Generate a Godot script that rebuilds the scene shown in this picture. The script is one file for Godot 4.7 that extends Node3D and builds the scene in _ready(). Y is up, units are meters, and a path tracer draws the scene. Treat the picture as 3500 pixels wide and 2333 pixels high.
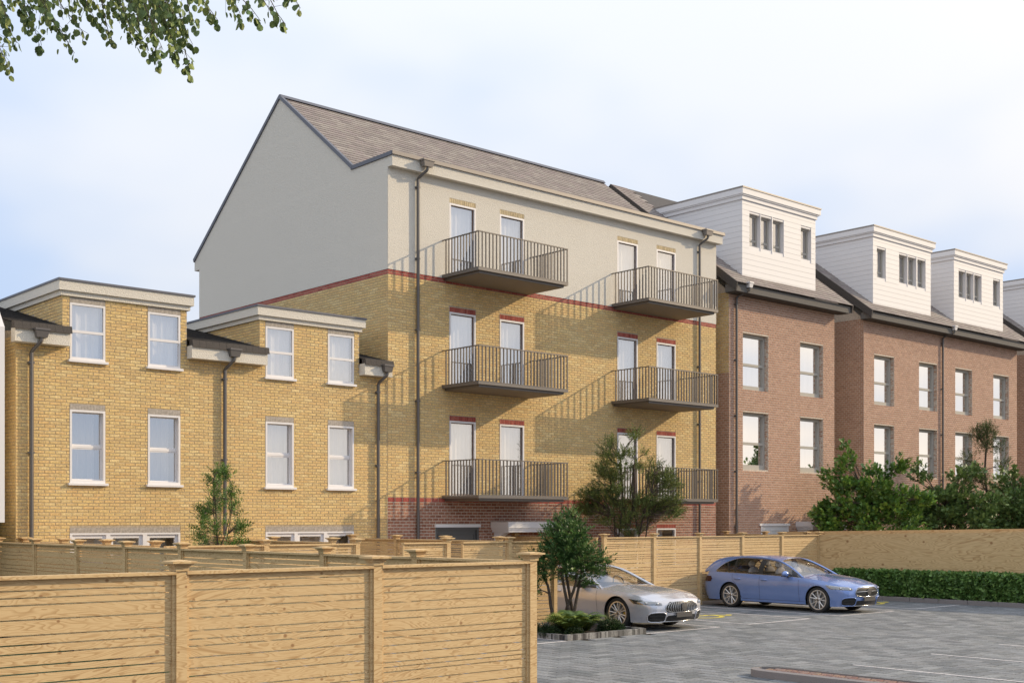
extends Node3D
# Axes: x runs along the terrace, y is up, and depth D runs from the car park to the houses (z = -D).

const EYE := 2.4
const D0 := 26.0
var rng := RandomNumberGenerator.new()
var M := {}
var taken := {}

func P(x: float, y: float, d: float) -> Vector3:
	return Vector3(x, y, -d)

# ---------------------------------------------------------------- geometry
class Geo:
	var v := PackedVector3Array()
	var n := PackedVector3Array()
	var c := PackedColorArray()
	var ix := PackedInt32Array()
	func quad(a: Vector3, b: Vector3, e: Vector3, d: Vector3, col := Color.WHITE) -> void:
		var nn := (b - a).cross(e - a)
		if nn.length_squared() < 1e-14:
			nn = (e - a).cross(d - a)
		nn = nn.normalized()
		var k := v.size()
		v.push_back(a); v.push_back(b); v.push_back(e); v.push_back(d)
		for i in 4:
			n.push_back(nn); c.push_back(col)
		ix.push_back(k); ix.push_back(k + 2); ix.push_back(k + 1)
		ix.push_back(k); ix.push_back(k + 3); ix.push_back(k + 2)
	func tri(a: Vector3, b: Vector3, e: Vector3, col := Color.WHITE) -> void:
		var nn := (b - a).cross(e - a).normalized()
		var k := v.size()
		v.push_back(a); v.push_back(b); v.push_back(e)
		for i in 3:
			n.push_back(nn); c.push_back(col)
		ix.push_back(k); ix.push_back(k + 2); ix.push_back(k + 1)
	# eight corners: 0-3 bottom ring, 4-7 top ring, both counter-clockwise seen from above
	func hexa(q: Array, col := Color.WHITE) -> void:
		quad(q[3], q[2], q[1], q[0], col); quad(q[4], q[5], q[6], q[7], col)
		for i in 4:
			var j := (i + 1) % 4
			quad(q[i], q[j], q[j + 4], q[i + 4], col)
	func obox(t: Transform3D, s: Vector3, col := Color.WHITE) -> void:
		var h := s * 0.5
		var q := []
		for y in [-h.y, h.y]:
			q.append(t * Vector3(-h.x, y, h.z)); q.append(t * Vector3(h.x, y, h.z))
			q.append(t * Vector3(h.x, y, -h.z)); q.append(t * Vector3(-h.x, y, -h.z))
		hexa(q, col)
	func box(x0: float, x1: float, y0: float, y1: float, d0: float, d1: float, col := Color.WHITE) -> void:
		obox(Transform3D(Basis(), Vector3((x0 + x1) / 2, (y0 + y1) / 2, -(d0 + d1) / 2)), Vector3(x1 - x0, y1 - y0, d1 - d0), col)
	func bevel(t: Transform3D, s: Vector3, r: float, col := Color.WHITE) -> void:
		# box whose edges are chamfered
		var h := s * 0.5
		var f := h - Vector3(r, r, r)
		for ax in 3:
			for sg in [-1.0, 1.0]:
				var o := Vector3.ZERO; o[ax] = h[ax] * sg
				var u := Vector3.ZERO; u[(ax + 1) % 3] = f[(ax + 1) % 3]
				var w := Vector3.ZERO; w[(ax + 2) % 3] = f[(ax + 2) % 3] * sg
				quad(t * (o - u - w), t * (o + u - w), t * (o + u + w), t * (o - u + w), col)
		for ax in 3:
			var b := (ax + 1) % 3
			var e := (ax + 2) % 3
			for s1 in [-1.0, 1.0]:
				for s2 in [-1.0, 1.0]:
					var p := Vector3.ZERO; p[b] = h[b] * s1; p[e] = f[e] * s2
					var q := Vector3.ZERO; q[b] = f[b] * s1; q[e] = h[e] * s2
					var l := Vector3.ZERO; l[ax] = f[ax] * s1 * s2
					quad(t * (q - l), t * (q + l), t * (p + l), t * (p - l), col)
	func tube(pts: Array, rad: Array, sides := 7, col := Color.WHITE, caps := true) -> void:
		var k := v.size()
		var last := pts.size() - 1
		var side := Vector3.ZERO
		for i in pts.size():
			var dir: Vector3 = (pts[mini(i + 1, last)] - pts[maxi(i - 1, 0)]).normalized()
			if side == Vector3.ZERO:
				side = dir.cross(Vector3.UP if absf(dir.y) < 0.9 else Vector3.RIGHT).normalized()
			else:
				side = (side - dir * side.dot(dir)).normalized()
			var up := dir.cross(side)
			for j in sides:
				var a := TAU * j / sides
				var nn := side * cos(a) + up * sin(a)
				v.push_back(pts[i] + nn * rad[i]); n.push_back(nn); c.push_back(col)
		for i in last:
			for j in sides:
				var a := k + i * sides + j
				var b := k + i * sides + (j + 1) % sides
				ix.push_back(a); ix.push_back(b + sides); ix.push_back(b)
				ix.push_back(a); ix.push_back(a + sides); ix.push_back(b + sides)
		if caps:
			for e in [0, last]:
				var o := v.size()
				var dd: Vector3 = ((pts[0] - pts[1]) if e == 0 else (pts[last] - pts[last - 1])).normalized()
				v.push_back(pts[e]); n.push_back(dd); c.push_back(col)
				for j in sides:
					v.push_back(v[k + e * sides + j]); n.push_back(dd); c.push_back(col)
				for j in sides:
					if e != 0:
						ix.push_back(o); ix.push_back(o + 1 + (j + 1) % sides); ix.push_back(o + 1 + j)
					else:
						ix.push_back(o); ix.push_back(o + 1 + j); ix.push_back(o + 1 + (j + 1) % sides)
	# rows of points -> smooth sheet; flip turns it over
	func sheet(rows: Array, flip := false, col := Color.WHITE) -> void:
		var R := rows.size()
		var C: int = rows[0].size()
		var k := v.size()
		var nn := PackedVector3Array()
		nn.resize(R * C)
		for r in R - 1:
			for q in C - 1:
				var a: Vector3 = rows[r][q]
				var b: Vector3 = rows[r][q + 1]
				var e: Vector3 = rows[r + 1][q + 1]
				var d: Vector3 = rows[r + 1][q]
				var f := (e - a).cross(d - b)
				if flip:
					f = -f
				nn[r * C + q] += f; nn[r * C + q + 1] += f; nn[(r + 1) * C + q] += f; nn[(r + 1) * C + q + 1] += f
		for r in R:
			for q in C:
				v.push_back(rows[r][q]); n.push_back(nn[r * C + q].normalized()); c.push_back(col)
		for r in R - 1:
			for q in C - 1:
				var a := k + r * C + q
				if flip:
					ix.append_array([a, a + 1, a + C + 1, a, a + C + 1, a + C])
				else:
					ix.append_array([a, a + C + 1, a + 1, a, a + C, a + C + 1])
	# profile: Vector2(radius, along); turned about an axis through o
	func lathe(o: Vector3, axis: Vector3, prof: Array, sides := 24, col := Color.WHITE) -> void:
		var sd := axis.cross(Vector3.UP if absf(axis.y) < 0.9 else Vector3.RIGHT).normalized()
		var up := axis.cross(sd)
		for i in prof.size() - 1:
			var p: Vector2 = prof[i]
			var q: Vector2 = prof[i + 1]
			var sl := (q - p).normalized()
			var k := v.size()
			for j in sides + 1:
				var a := TAU * j / sides
				var rd := sd * cos(a) + up * sin(a)
				var nn := (rd * sl.y - axis * sl.x).normalized()
				v.push_back(o + axis * p.y + rd * p.x); n.push_back(nn); c.push_back(col)
				v.push_back(o + axis * q.y + rd * q.x); n.push_back(nn); c.push_back(col)
			for j in sides:
				var a := k + j * 2
				ix.append_array([a, a + 1, a + 3, a, a + 3, a + 2])
	func mesh() -> ArrayMesh:
		var m := ArrayMesh.new()
		if v.is_empty():
			return m
		var a := []
		a.resize(Mesh.ARRAY_MAX)
		a[Mesh.ARRAY_VERTEX] = v; a[Mesh.ARRAY_NORMAL] = n; a[Mesh.ARRAY_COLOR] = c; a[Mesh.ARRAY_INDEX] = ix
		m.add_surface_from_arrays(Mesh.PRIMITIVE_TRIANGLES, a)
		return m

# ---------------------------------------------------------------- nodes
func numbered(called: String) -> String:
	if not taken.has(called):
		taken[called] = 0
		return called
	taken[called] += 1
	return "%s_%03d" % [called, taken[called]]

func tag(o: Node, label: String, category := "", group := "", kind := "") -> Node:
	if label: o.set_meta("label", label)
	if category: o.set_meta("category", category)
	if group: o.set_meta("group", group)
	if kind: o.set_meta("kind", kind)
	return o

func thing(called: String, label: String, category: String, at: Vector3, group := "") -> Node3D:
	var o := Node3D.new()
	o.name = numbered(called)
	add_child(o)
	o.position = at
	tag(o, label, category, group)
	return o

func origin_of(o: Node) -> Vector3:
	var p := Vector3.ZERO
	while o != self:
		p += o.position
		o = o.get_parent()
	return p

# g: Geo in world coordinates (or a Mesh); the node sits at `at`
func part(parent: Node, called: String, g, mat: Material, at = null) -> MeshInstance3D:
	var o := MeshInstance3D.new()
	o.name = called
	o.mesh = g.mesh() if g is Geo else g
	o.material_override = mat
	parent.add_child(o, true)
	o.position = (at if at != null else Vector3.ZERO) - origin_of(parent)
	return o

func group_part(parent: Node, called: String, at: Vector3) -> Node3D:
	var o := Node3D.new()
	o.name = called
	parent.add_child(o, true)
	o.position = at - origin_of(parent)
	return o

func structure(called: String, g: Geo, mat: Material) -> MeshInstance3D:
	var o := part(self, numbered(called), g, mat)
	o.set_meta("kind", "structure")
	return o

# ---------------------------------------------------------------- textures and materials
func lin(r: float, g: float, b: float) -> Color:
	return Color(r, g, b).linear_to_srgb()

func noise(freq: float, oct := 4, kind := FastNoiseLite.TYPE_SIMPLEX_SMOOTH, sd := 1) -> FastNoiseLite:
	var f := FastNoiseLite.new()
	f.noise_type = kind; f.frequency = freq; f.seed = sd
	f.fractal_type = FastNoiseLite.FRACTAL_FBM; f.fractal_octaves = oct
	return f

# greys between lo and hi, seamless
func grain(size: int, freq: float, lo: float, hi: float, oct := 4, sd := 1) -> ImageTexture:
	var im := noise(freq, oct, FastNoiseLite.TYPE_SIMPLEX_SMOOTH, sd).get_seamless_image(size, size)
	var src := im.get_data()
	for i in src.size():
		src[i] = clampi(int(255.0 * lerpf(lo, hi, src[i] / 255.0)), 0, 255)
	var o := Image.create_from_data(size, size, false, Image.FORMAT_L8, src)
	return ImageTexture.create_from_image(o)

func bumps(size: int, freq: float, strength: float, oct := 3, sd := 5) -> ImageTexture:
	var im := noise(freq, oct, FastNoiseLite.TYPE_SIMPLEX_SMOOTH, sd).get_seamless_image(size, size)
	im.convert(Image.FORMAT_RGBA8)
	# a wrapped border keeps the slopes true at the edges of the tile
	var b := Image.create(size + 8, size + 8, false, Image.FORMAT_RGBA8)
	for ox in [-size, 0, size]:
		for oy in [-size, 0, size]:
			b.blit_rect(im, Rect2i(0, 0, size, size), Vector2i(4 + ox, 4 + oy))
	b.bump_map_to_normal_map(strength)
	return ImageTexture.create_from_image(b.get_region(Rect2i(4, 4, size, size)))

# sawn softwood: growth rings cut lengthwise, with knots. Colours are sRGB.
func wood_texture(w: int, h: int, pale: Color, dark: Color, knots: int, sd: int) -> ImageTexture:
	var im := Image.create(w, h, false, Image.FORMAT_RGB8)
	var n1 := noise(1.0, 2, FastNoiseLite.TYPE_SIMPLEX_SMOOTH, sd)
	var n2 := noise(1.0, 2, FastNoiseLite.TYPE_SIMPLEX_SMOOTH, sd + 7)
	var r := RandomNumberGenerator.new()
	r.seed = sd
	var ks := []
	for i in knots:
		ks.append([r.randf() * w, r.randf() * h, r.randf_range(0.7, 1.3)])
	for y in h:
		for x in w:
			# wrap round by turning both axes into circles
			var ax := TAU * x / w
			var ay := TAU * y / h
			var a := n1.get_noise_3d(cos(ax) * 0.62, sin(ax) * 0.62 + 1.5 * cos(ay), 1.5 * sin(ay))
			var ring := a * 4.2
			ring = ring - floor(ring)
			var line := smoothstep(0.35, 0.95, ring) * (1.0 - smoothstep(0.95, 1.0, ring))
			var amt := 0.35 + 0.65 * clampf(n2.get_noise_3d(cos(ax) * 0.6 + 4.0, sin(ax) * 0.6 + 1.2 * cos(ay), 1.2 * sin(ay)) + 0.5, 0.0, 1.0)
			var fine := n2.get_noise_2d(x * 0.02, y * 0.55) * 0.5 + 0.5
			var t := clampf(line * amt * 0.55 + fine * 0.25 - 0.02, 0.0, 1.0)
			var col := pale.lerp(dark, t)
			for kn in ks:
				var dx: float = absf(x - kn[0]); dx = minf(dx, w - dx)
				var dy: float = absf(y - kn[1]); dy = minf(dy, h - dy)
				var dd = sqrt(dx * dx * 0.8 + dy * dy * 1.1) / kn[2]
				if dd < 9.0:
					col = col.lerp(dark * Color(0.72, 0.6, 0.5), clampf((9.0 - dd) / 8.0, 0.0, 0.55))
			im.set_pixel(x, y, col)
	return ImageTexture.create_from_image(im)

func mat(name_: String, col: Color, rough := 0.8, metal := 0.0) -> StandardMaterial3D:
	var m := StandardMaterial3D.new()
	m.albedo_color = col; m.roughness = rough; m.metallic = metal
	M[name_] = m
	return m

func triplanar(m: StandardMaterial3D, tex: Texture2D, scale: Vector3, normal: Texture2D = null, nscale := 1.0) -> void:
	m.albedo_texture = tex
	m.uv1_triplanar = true; m.uv1_world_triplanar = true; m.uv1_scale = scale
	m.uv1_triplanar_sharpness = 8.0
	if normal:
		m.normal_enabled = true; m.normal_texture = normal; m.normal_scale = nscale

# coated glass: mirrors a share of what stands before it and lets the rest through
func glass(name_: String, tint: float, share: float) -> void:
	var m := mat(name_, Color(tint, tint, tint, share), 0.0, 1.0)
	m.transparency = BaseMaterial3D.TRANSPARENCY_ALPHA
	var im := Image.create(4, 4, false, Image.FORMAT_RGB8)
	im.fill(Color.WHITE)
	m.albedo_texture = ImageTexture.create_from_image(im)

func make_materials() -> void:
	var g1 := grain(512, 0.035, 0.80, 1.06, 5, 3)
	var g2 := grain(512, 0.012, 0.90, 1.0, 4, 9)
	var rough_n := bumps(512, 0.06, 3.0, 3, 4)
	var m := mat("brick", Color.WHITE, 0.9)
	m.vertex_color_use_as_albedo = true
	triplanar(m, g1, Vector3.ONE * 0.9, rough_n, 0.5)
	m = mat("mortar_tan", lin(0.50, 0.41, 0.295), 0.95)
	triplanar(m, g1, Vector3.ONE * 0.8)
	m = mat("mortar_pale", lin(0.68, 0.58, 0.48), 0.95)
	triplanar(m, g1, Vector3.ONE * 0.8)
	m = mat("stucco", lin(0.79, 0.745, 0.655), 0.95)
	triplanar(m, grain(512, 0.10, 0.86, 1.02, 2, 22), Vector3.ONE * 0.55, bumps(1024, 0.055, 7.0, 2, 21), 0.8)
	m = mat("shingle", Color.WHITE, 0.95)
	m.vertex_color_use_as_albedo = true
	triplanar(m, grain(512, 0.16, 0.55, 1.0, 3, 31), Vector3.ONE * 0.7)
	m = mat("roof_felt", lin(0.09, 0.085, 0.085), 0.95)
	triplanar(m, g2, Vector3.ONE)
	m = mat("speckled", lin(0.42, 0.39, 0.36), 0.95)
	triplanar(m, grain(512, 0.22, 0.22, 1.0, 2, 41), Vector3.ONE * 0.9)
	m = mat("dark_speckled", lin(0.25, 0.22, 0.20), 0.95)
	triplanar(m, grain(512, 0.22, 0.12, 1.0, 2, 44), Vector3.ONE * 0.9)
	mat("trim_blue", lin(0.115, 0.12, 0.145), 0.5)
	mat("gutter", lin(0.24, 0.215, 0.195), 0.45, 0.2)
	mat("pipe", lin(0.125, 0.115, 0.11), 0.4, 0.1)
	mat("steel", lin(0.145, 0.13, 0.12), 0.42, 0.25)
	mat("soffit", lin(0.22, 0.18, 0.14), 0.7)
	mat("white_frame", lin(0.74, 0.72, 0.72), 0.45)
	mat("white_board", lin(0.70, 0.69, 0.70), 0.6)
	m = mat("stone_frame", lin(0.56, 0.53, 0.47), 0.9)
	triplanar(m, grain(256, 0.2, 0.75, 1.0, 2, 6), Vector3.ONE * 1.2)
	m = mat("lintel_grey", lin(0.46, 0.41, 0.355), 0.9)
	triplanar(m, g1, Vector3.ONE * 0.7)
	mat("door_grey", lin(0.09, 0.09, 0.088), 0.5)
	mat("door_white", lin(0.58, 0.58, 0.58), 0.5)
	mat("brown_inner", lin(0.17, 0.10, 0.065), 0.6)
	mat("curtain", lin(0.78, 0.76, 0.73), 0.9)
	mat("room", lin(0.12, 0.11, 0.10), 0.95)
	for a in [["pane_bright", 0.84], ["pane", 0.54], ["pane_clear", 0.14]]:
		glass(a[0], 0.97, a[1])
	m = mat("wood", Color.WHITE, 0.75)
	triplanar(m, wood_texture(1024, 512, Color(0.84, 0.73, 0.545), Color(0.61, 0.46, 0.285), 12, 11), Vector3(1 / 2.1, 1 / 1.0, 1 / 2.1))
	m = mat("wood_brown", Color.WHITE, 0.8)
	triplanar(m, wood_texture(1024, 512, Color(0.84, 0.73, 0.545), Color(0.61, 0.46, 0.285), 14, 23), Vector3(1 / 4.4, 1 / 2.3, 1 / 4.4))
	m = mat("paver", Color.WHITE, 0.85)
	m.vertex_color_use_as_albedo = true
	triplanar(m, g1, Vector3.ONE * 0.9, rough_n, 0.35)
	m = mat("paver_bed", lin(0.075, 0.065, 0.05), 0.95)
	triplanar(m, g1, Vector3.ONE)
	m = mat("granite", lin(0.36, 0.325, 0.315), 0.85)
	triplanar(m, grain(256, 0.2, 0.65, 1.0, 2, 8), Vector3.ONE * 1.5)
	m = mat("kerb_grey", Color.WHITE, 0.85)
	m.vertex_color_use_as_albedo = true
	triplanar(m, g1, Vector3.ONE)
	m = mat("line_white", lin(0.74, 0.70, 0.69), 0.7)
	triplanar(m, g1, Vector3.ONE * 1.2)
	m = mat("line_yellow", lin(0.72, 0.60, 0.10), 0.7)
	triplanar(m, g1, Vector3.ONE * 1.2)
	m = mat("ground", lin(0.16, 0.15, 0.14), 0.95)
	triplanar(m, g2, Vector3.ONE * 0.3)
	m = mat("lawn", lin(0.07, 0.12, 0.03), 0.95)
	triplanar(m, grain(256, 0.1, 0.5, 1.0, 3, 12), Vector3.ONE)
	m = mat("soil", lin(0.05, 0.037, 0.026), 1.0)
	triplanar(m, g1, Vector3.ONE * 2)
	m = mat("bark", lin(0.13, 0.10, 0.075), 0.95)
	triplanar(m, grain(256, 0.05, 0.45, 1.0, 4, 14), Vector3(4, 1.0, 4))
	mat("twig", lin(0.11, 0.085, 0.06), 0.9)
	for a in [["leaf", 0.5, 0.55], ["leaf_matt", 0.7, 0.4]]:
		m = mat(a[0], Color.WHITE, a[1])
		m.vertex_color_use_as_albedo = true
		m.cull_mode = BaseMaterial3D.CULL_DISABLED
		m.backlight_enabled = true
		m.backlight = Color(a[2], a[2], a[2])

# ---------------------------------------------------------------- masonry
const YELLOW := [Color(0.78, 0.56, 0.245), Color(0.82, 0.62, 0.295), Color(0.77, 0.525, 0.225), Color(0.74, 0.535, 0.245), Color(0.79, 0.57, 0.245), Color(0.72, 0.51, 0.23), Color(0.78, 0.54, 0.235)]
const RED := [Color(0.53, 0.31, 0.215), Color(0.50, 0.285, 0.195), Color(0.56, 0.335, 0.235), Color(0.47, 0.265, 0.18), Color(0.53, 0.305, 0.205)]
const DARK_RED := [Color(0.40, 0.19, 0.125), Color(0.35, 0.16, 0.10), Color(0.43, 0.215, 0.145), Color(0.32, 0.14, 0.09)]
const BAND := [Color(0.46, 0.115, 0.085), Color(0.40, 0.09, 0.07), Color(0.50, 0.15, 0.11)]

# a wall sheet with openings; u runs along dir from o, normal n looks out. Openings: [u0, u1, y0, y1, reveal depth]
func wall_sheet(g: Geo, o: Vector3, dir: Vector3, n: Vector3, u0: float, u1: float, y0: float, y1: float, holes: Array, back := 0.0075, reveals := true) -> void:
	var us := [u0, u1]
	var ys := [y0, y1]
	for h in holes:
		for k in 2:
			if h[k] > u0 and h[k] < u1 and not us.has(h[k]): us.append(h[k])
			if h[k + 2] > y0 and h[k + 2] < y1 and not ys.has(h[k + 2]): ys.append(h[k + 2])
	us.sort(); ys.sort()
	var at := func(u: float, y: float, k: float) -> Vector3: return o + dir * u + Vector3.UP * y - n * k
	for i in us.size() - 1:
		for j in ys.size() - 1:
			var cu: float = (us[i] + us[i + 1]) / 2
			var cy: float = (ys[j] + ys[j + 1]) / 2
			var open := false
			for h in holes:
				if cu > h[0] and cu < h[1] and cy > h[2] and cy < h[3]: open = true
			if not open:
				g.quad(at.call(us[i], ys[j], back), at.call(us[i + 1], ys[j], back), at.call(us[i + 1], ys[j + 1], back), at.call(us[i], ys[j + 1], back))
	for h in (holes if reveals else []):
		var k: float = h[4]
		g.quad(at.call(h[0], h[2], back), at.call(h[0], h[2], k), at.call(h[0], h[3], k), at.call(h[0], h[3], back))
		g.quad(at.call(h[1], h[2], k), at.call(h[1], h[2], back), at.call(h[1], h[3], back), at.call(h[1], h[3], k))
		g.quad(at.call(h[0], h[3], back), at.call(h[0], h[3], k), at.call(h[1], h[3], k), at.call(h[1], h[3], back))
		g.quad(at.call(h[0], h[2], k), at.call(h[0], h[2], back), at.call(h[1], h[2], back), at.call(h[1], h[2], k))

# lays bricks on such a wall and returns [[centre, dir, normal, width, height, tone, whole]]
func lay(list: Array, o: Vector3, dir: Vector3, n: Vector3, u0: float, u1: float, y0: float, y1: float, bw: float, bh: float, tones: Array, holes: Array, above = null) -> void:
	var rows := int(round((y1 - y0) / bh))
	var h := (y1 - y0) / rows
	var joint := 0.011 if bh < 0.08 else 0.017
	for r in rows:
		var ya := y0 + r * h
		var yb := ya + h
		var u := u0 - (bw * 0.5 if r % 2 else 0.0)
		while u < u1 - 0.01:
			var w := bw
			var a := maxf(u, u0)
			var b := minf(u + w, u1)
			u += w
			var cuts := [[a, b]]
			for k in holes:
				if yb - 0.02 > k[2] and ya + 0.02 < k[3]:
					var rest := []
					for s in cuts:
						if s[1] <= k[0] or s[0] >= k[1]:
							rest.append(s)
						else:
							if s[0] < k[0]: rest.append([s[0], k[0]])
							if s[1] > k[1]: rest.append([k[1], s[1]])
					cuts = rest
			for s in cuts:
				if s[1] - s[0] < 0.03:
					continue
				var cu: float = (s[0] + s[1]) / 2
				if above != null and not above.call(cu, ya + h * 0.5):
					continue
				var t: Color = tones[rng.randi() % tones.size()]
				list.append([o + dir * cu + Vector3.UP * (ya + h * 0.5), dir, n, s[1] - s[0] - joint, h - joint, t, absf(s[1] - s[0] - bw) < 0.002])

func brick_faces(g: Geo, t: Transform3D, w: float, h: float, col: Color, jig := 0.0) -> void:
	# face proud of the mortar, its edges worn back
	var e := 0.004
	var f := []
	var b := []
	for s in [[-1, -1], [1, -1], [1, 1], [-1, 1]]:
		var j := Vector3(rng.randf_range(-jig, jig), rng.randf_range(-jig, jig), rng.randf_range(-jig, jig) * 0.6)
		f.append(t * (Vector3(s[0] * (w / 2 - e), s[1] * (h / 2 - e), 0.0) + j))
		b.append(t * Vector3(s[0] * w / 2, s[1] * h / 2, -0.007))
	g.quad(f[0], f[1], f[2], f[3], col)
	for i in 4:
		var k := (i + 1) % 4
		g.quad(b[i], b[k], f[k], f[i], col)

var brick_cache := {}
func set_bricks(parent: Node, list: Array, most := 300) -> void:
	var eye := Vector3(0, EYE, 0)
	var whole := []
	for i in list.size():
		var b: Array = list[i]
		if b[6] and b[0].y > 2.2:
			whole.append([eye.distance_squared_to(b[0]) * (1.0 if b[2].z > 0.5 else 1.6), i])
	whole.sort()
	var single := {}
	for k in mini(most, whole.size()):
		single[whole[k][1]] = true
	var g := Geo.new()
	for i in list.size():
		var b: Array = list[i]
		var basis := Basis(b[1], Vector3.UP, b[2])
		if single.has(i):
			var key := "%s %.3f %.3f %s" % [b[5], b[3], b[4], i % 3]
			if not brick_cache.has(key):
				var q := Geo.new()
				brick_faces(q, Transform3D(), b[3], b[4], b[5], 0.0025)
				brick_cache[key] = q.mesh()
			var o := part(parent, "brick", brick_cache[key], M.brick, b[0])
			o.basis = basis
		else:
			brick_faces(g, Transform3D(basis, b[0]), b[3], b[4], b[5] * rng.randf_range(0.93, 1.05), 0.0025)
	if g.v.size():
		tag(part(parent, "bricks", g, M.brick), "", "", "", "stuff")

# ---------------------------------------------------------------- windows
func curtain_mesh(x0: float, x1: float, y0: float, y1: float, d: float, folds: float, amp: float, sd: float) -> Geo:
	var g := Geo.new()
	var rows := []
	for r in 2:
		var row := []
		var steps := 40
		for i in steps + 1:
			var t := float(i) / steps
			var wave := sin(t * folds * TAU + sd) + 0.45 * sin(t * folds * TAU * 2.3 + sd * 2.0)
			row.append(P(lerpf(x0, x1, t), [y0, y1][r], d + amp * wave))
		rows.append(row)
	g.sheet(rows)
	return g

func frame_bars(g: Geo, x0: float, x1: float, y0: float, y1: float, w: float, d0: float, d1: float, bottom := -1.0) -> void:
	var b := w if bottom < 0.0 else bottom
	g.box(x0, x0 + w, y0, y1, d0, d1); g.box(x1 - w, x1, y0, y1, d0, d1)
	g.box(x0 + w, x1 - w, y1 - w, y1, d0, d1); g.box(x0 + w, x1 - w, y0, y0 + b, d0, d1)

func pane_box(parent: Node, called: String, m: Material, x0: float, x1: float, y0: float, y1: float, d: float) -> void:
	var g := Geo.new()
	g.quad(P(x0, y0, d), P(x1, y0, d), P(x1, y1, d), P(x0, y1, d))
	part(parent, called, g, m)

func interior(w: Node, x0: float, x1: float, y0: float, y1: float, d: float, deep: float, hung: float, folds: float) -> void:
	part(w, "curtain", curtain_mesh(x0, x1, y0, y1, d + hung, folds, 0.022 if hung < 0.2 else 0.035, x0 * 3.7 + y0), M.curtain)
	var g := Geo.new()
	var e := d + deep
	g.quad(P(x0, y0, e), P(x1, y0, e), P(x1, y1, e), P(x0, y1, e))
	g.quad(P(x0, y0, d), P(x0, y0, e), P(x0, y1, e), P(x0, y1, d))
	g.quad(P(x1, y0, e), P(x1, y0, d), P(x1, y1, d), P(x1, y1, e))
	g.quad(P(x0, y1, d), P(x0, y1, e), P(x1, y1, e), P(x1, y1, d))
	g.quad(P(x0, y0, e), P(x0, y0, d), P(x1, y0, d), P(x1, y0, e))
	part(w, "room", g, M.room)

func sash_window(b: Node, x0: float, x1: float, y0: float, y1: float, deep: float, pane: Material, hung: float) -> void:
	var w := group_part(b, "window", P(x0, y0, D0))
	var g := Geo.new()
	frame_bars(g, x0, x1, y0, y1, 0.045, D0 - 0.006, D0 + deep + 0.05, 0.06)
	part(w, "frame", g, M.white_frame)
	g = Geo.new()
	var ym := (y0 + y1) / 2
	var d := D0 + deep
	g.box(x0 + 0.045, x1 - 0.045, ym - 0.028, ym + 0.028, d - 0.015, d + 0.03)
	if deep > 0.05:
		frame_bars(g, x0 + 0.046, x1 - 0.046, y0 + 0.061, ym - 0.028, 0.028, d - 0.006, d + 0.025)
		frame_bars(g, x0 + 0.046, x1 - 0.046, ym + 0.028, y1 - 0.046, 0.024, d + 0.004, d + 0.03)
	part(w, "sash", g, M.white_frame)
	pane_box(w, "pane", pane, x0 + 0.05, x1 - 0.05, y0 + 0.06, ym, d + 0.012)
	pane_box(w, "pane", pane, x0 + 0.05, x1 - 0.05, ym, y1 - 0.045, d + 0.018)
	g = Geo.new()
	g.bevel(Transform3D(Basis(), P((x0 + x1) / 2, y0 - 0.03, D0 - 0.02)), Vector3(x1 - x0 + 0.10, 0.058, 0.11), 0.006)
	part(w, "sill", g, M.white_frame)
	interior(w, x0 + 0.03, x1 - 0.03, y0 + 0.02, y1 - 0.02, d + 0.06, 0.7, hung, 3.1)

func flat_lintel(w: Node, x0: float, x1: float, y0: float, y1: float) -> void:
	var g := Geo.new()
	var k := int(round((x1 - x0) / 0.066))
	for i in k:
		var a := x0 + (x1 - x0) * i / k
		g.box(a + 0.0008, x0 + (x1 - x0) * (i + 1) / k - 0.0008, y0 + 0.001, y1, D0 - 0.002, D0 + 0.05)
	part(w, "lintel", g, M.lintel_grey)

func soldier_lintel(w: Node, x0: float, x1: float, y0: float, y1: float, tones: Array) -> void:
	var g := Geo.new()
	g.box(x0, x1, y0, y1, D0 + 0.007, D0 + 0.06, Color(0.45, 0.38, 0.30))
	var k := int(round((x1 - x0) / 0.067))
	for i in k:
		var a := x0 + (x1 - x0) * (i + 0.5) / k
		brick_faces(g, Transform3D(Basis(), P(a, (y0 + y1) / 2, D0 - 0.003)), (x1 - x0) / k - 0.007, y1 - y0 - 0.004, tones[rng.randi() % tones.size()] * rng.randf_range(0.85, 1.1), 0.001)
	part(w, "lintel", g, M.brick)

func french_window(b: Node, x0: float, x1: float, y0: float, y1: float, tones: Array) -> void:
	var w := group_part(b, "balcony_door", P(x0, y0, D0))
	var g := Geo.new()
	frame_bars(g, x0, x1, y0, y1, 0.05, D0 - 0.005, D0 + 0.085)
	part(w, "frame", g, M.white_frame)
	g = Geo.new()
	frame_bars(g, x0 + 0.051, x1 - 0.051, y0 + 0.051, y1 - 0.051, 0.02, D0 + 0.045, D0 + 0.085)
	part(w, "inner_frame", g, M.brown_inner)
	pane_box(w, "pane", M.pane, x0 + 0.06, x1 - 0.06, y0 + 0.06, y1 - 0.06, D0 + 0.06)
	soldier_lintel(w, x0, x1, y1, y1 + 0.135, tones)
	interior(w, x0 + 0.04, x1 - 0.04, y0 + 0.02, y1 - 0.02, D0 + 0.1, 0.8, 0.09, 5.2)

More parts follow.
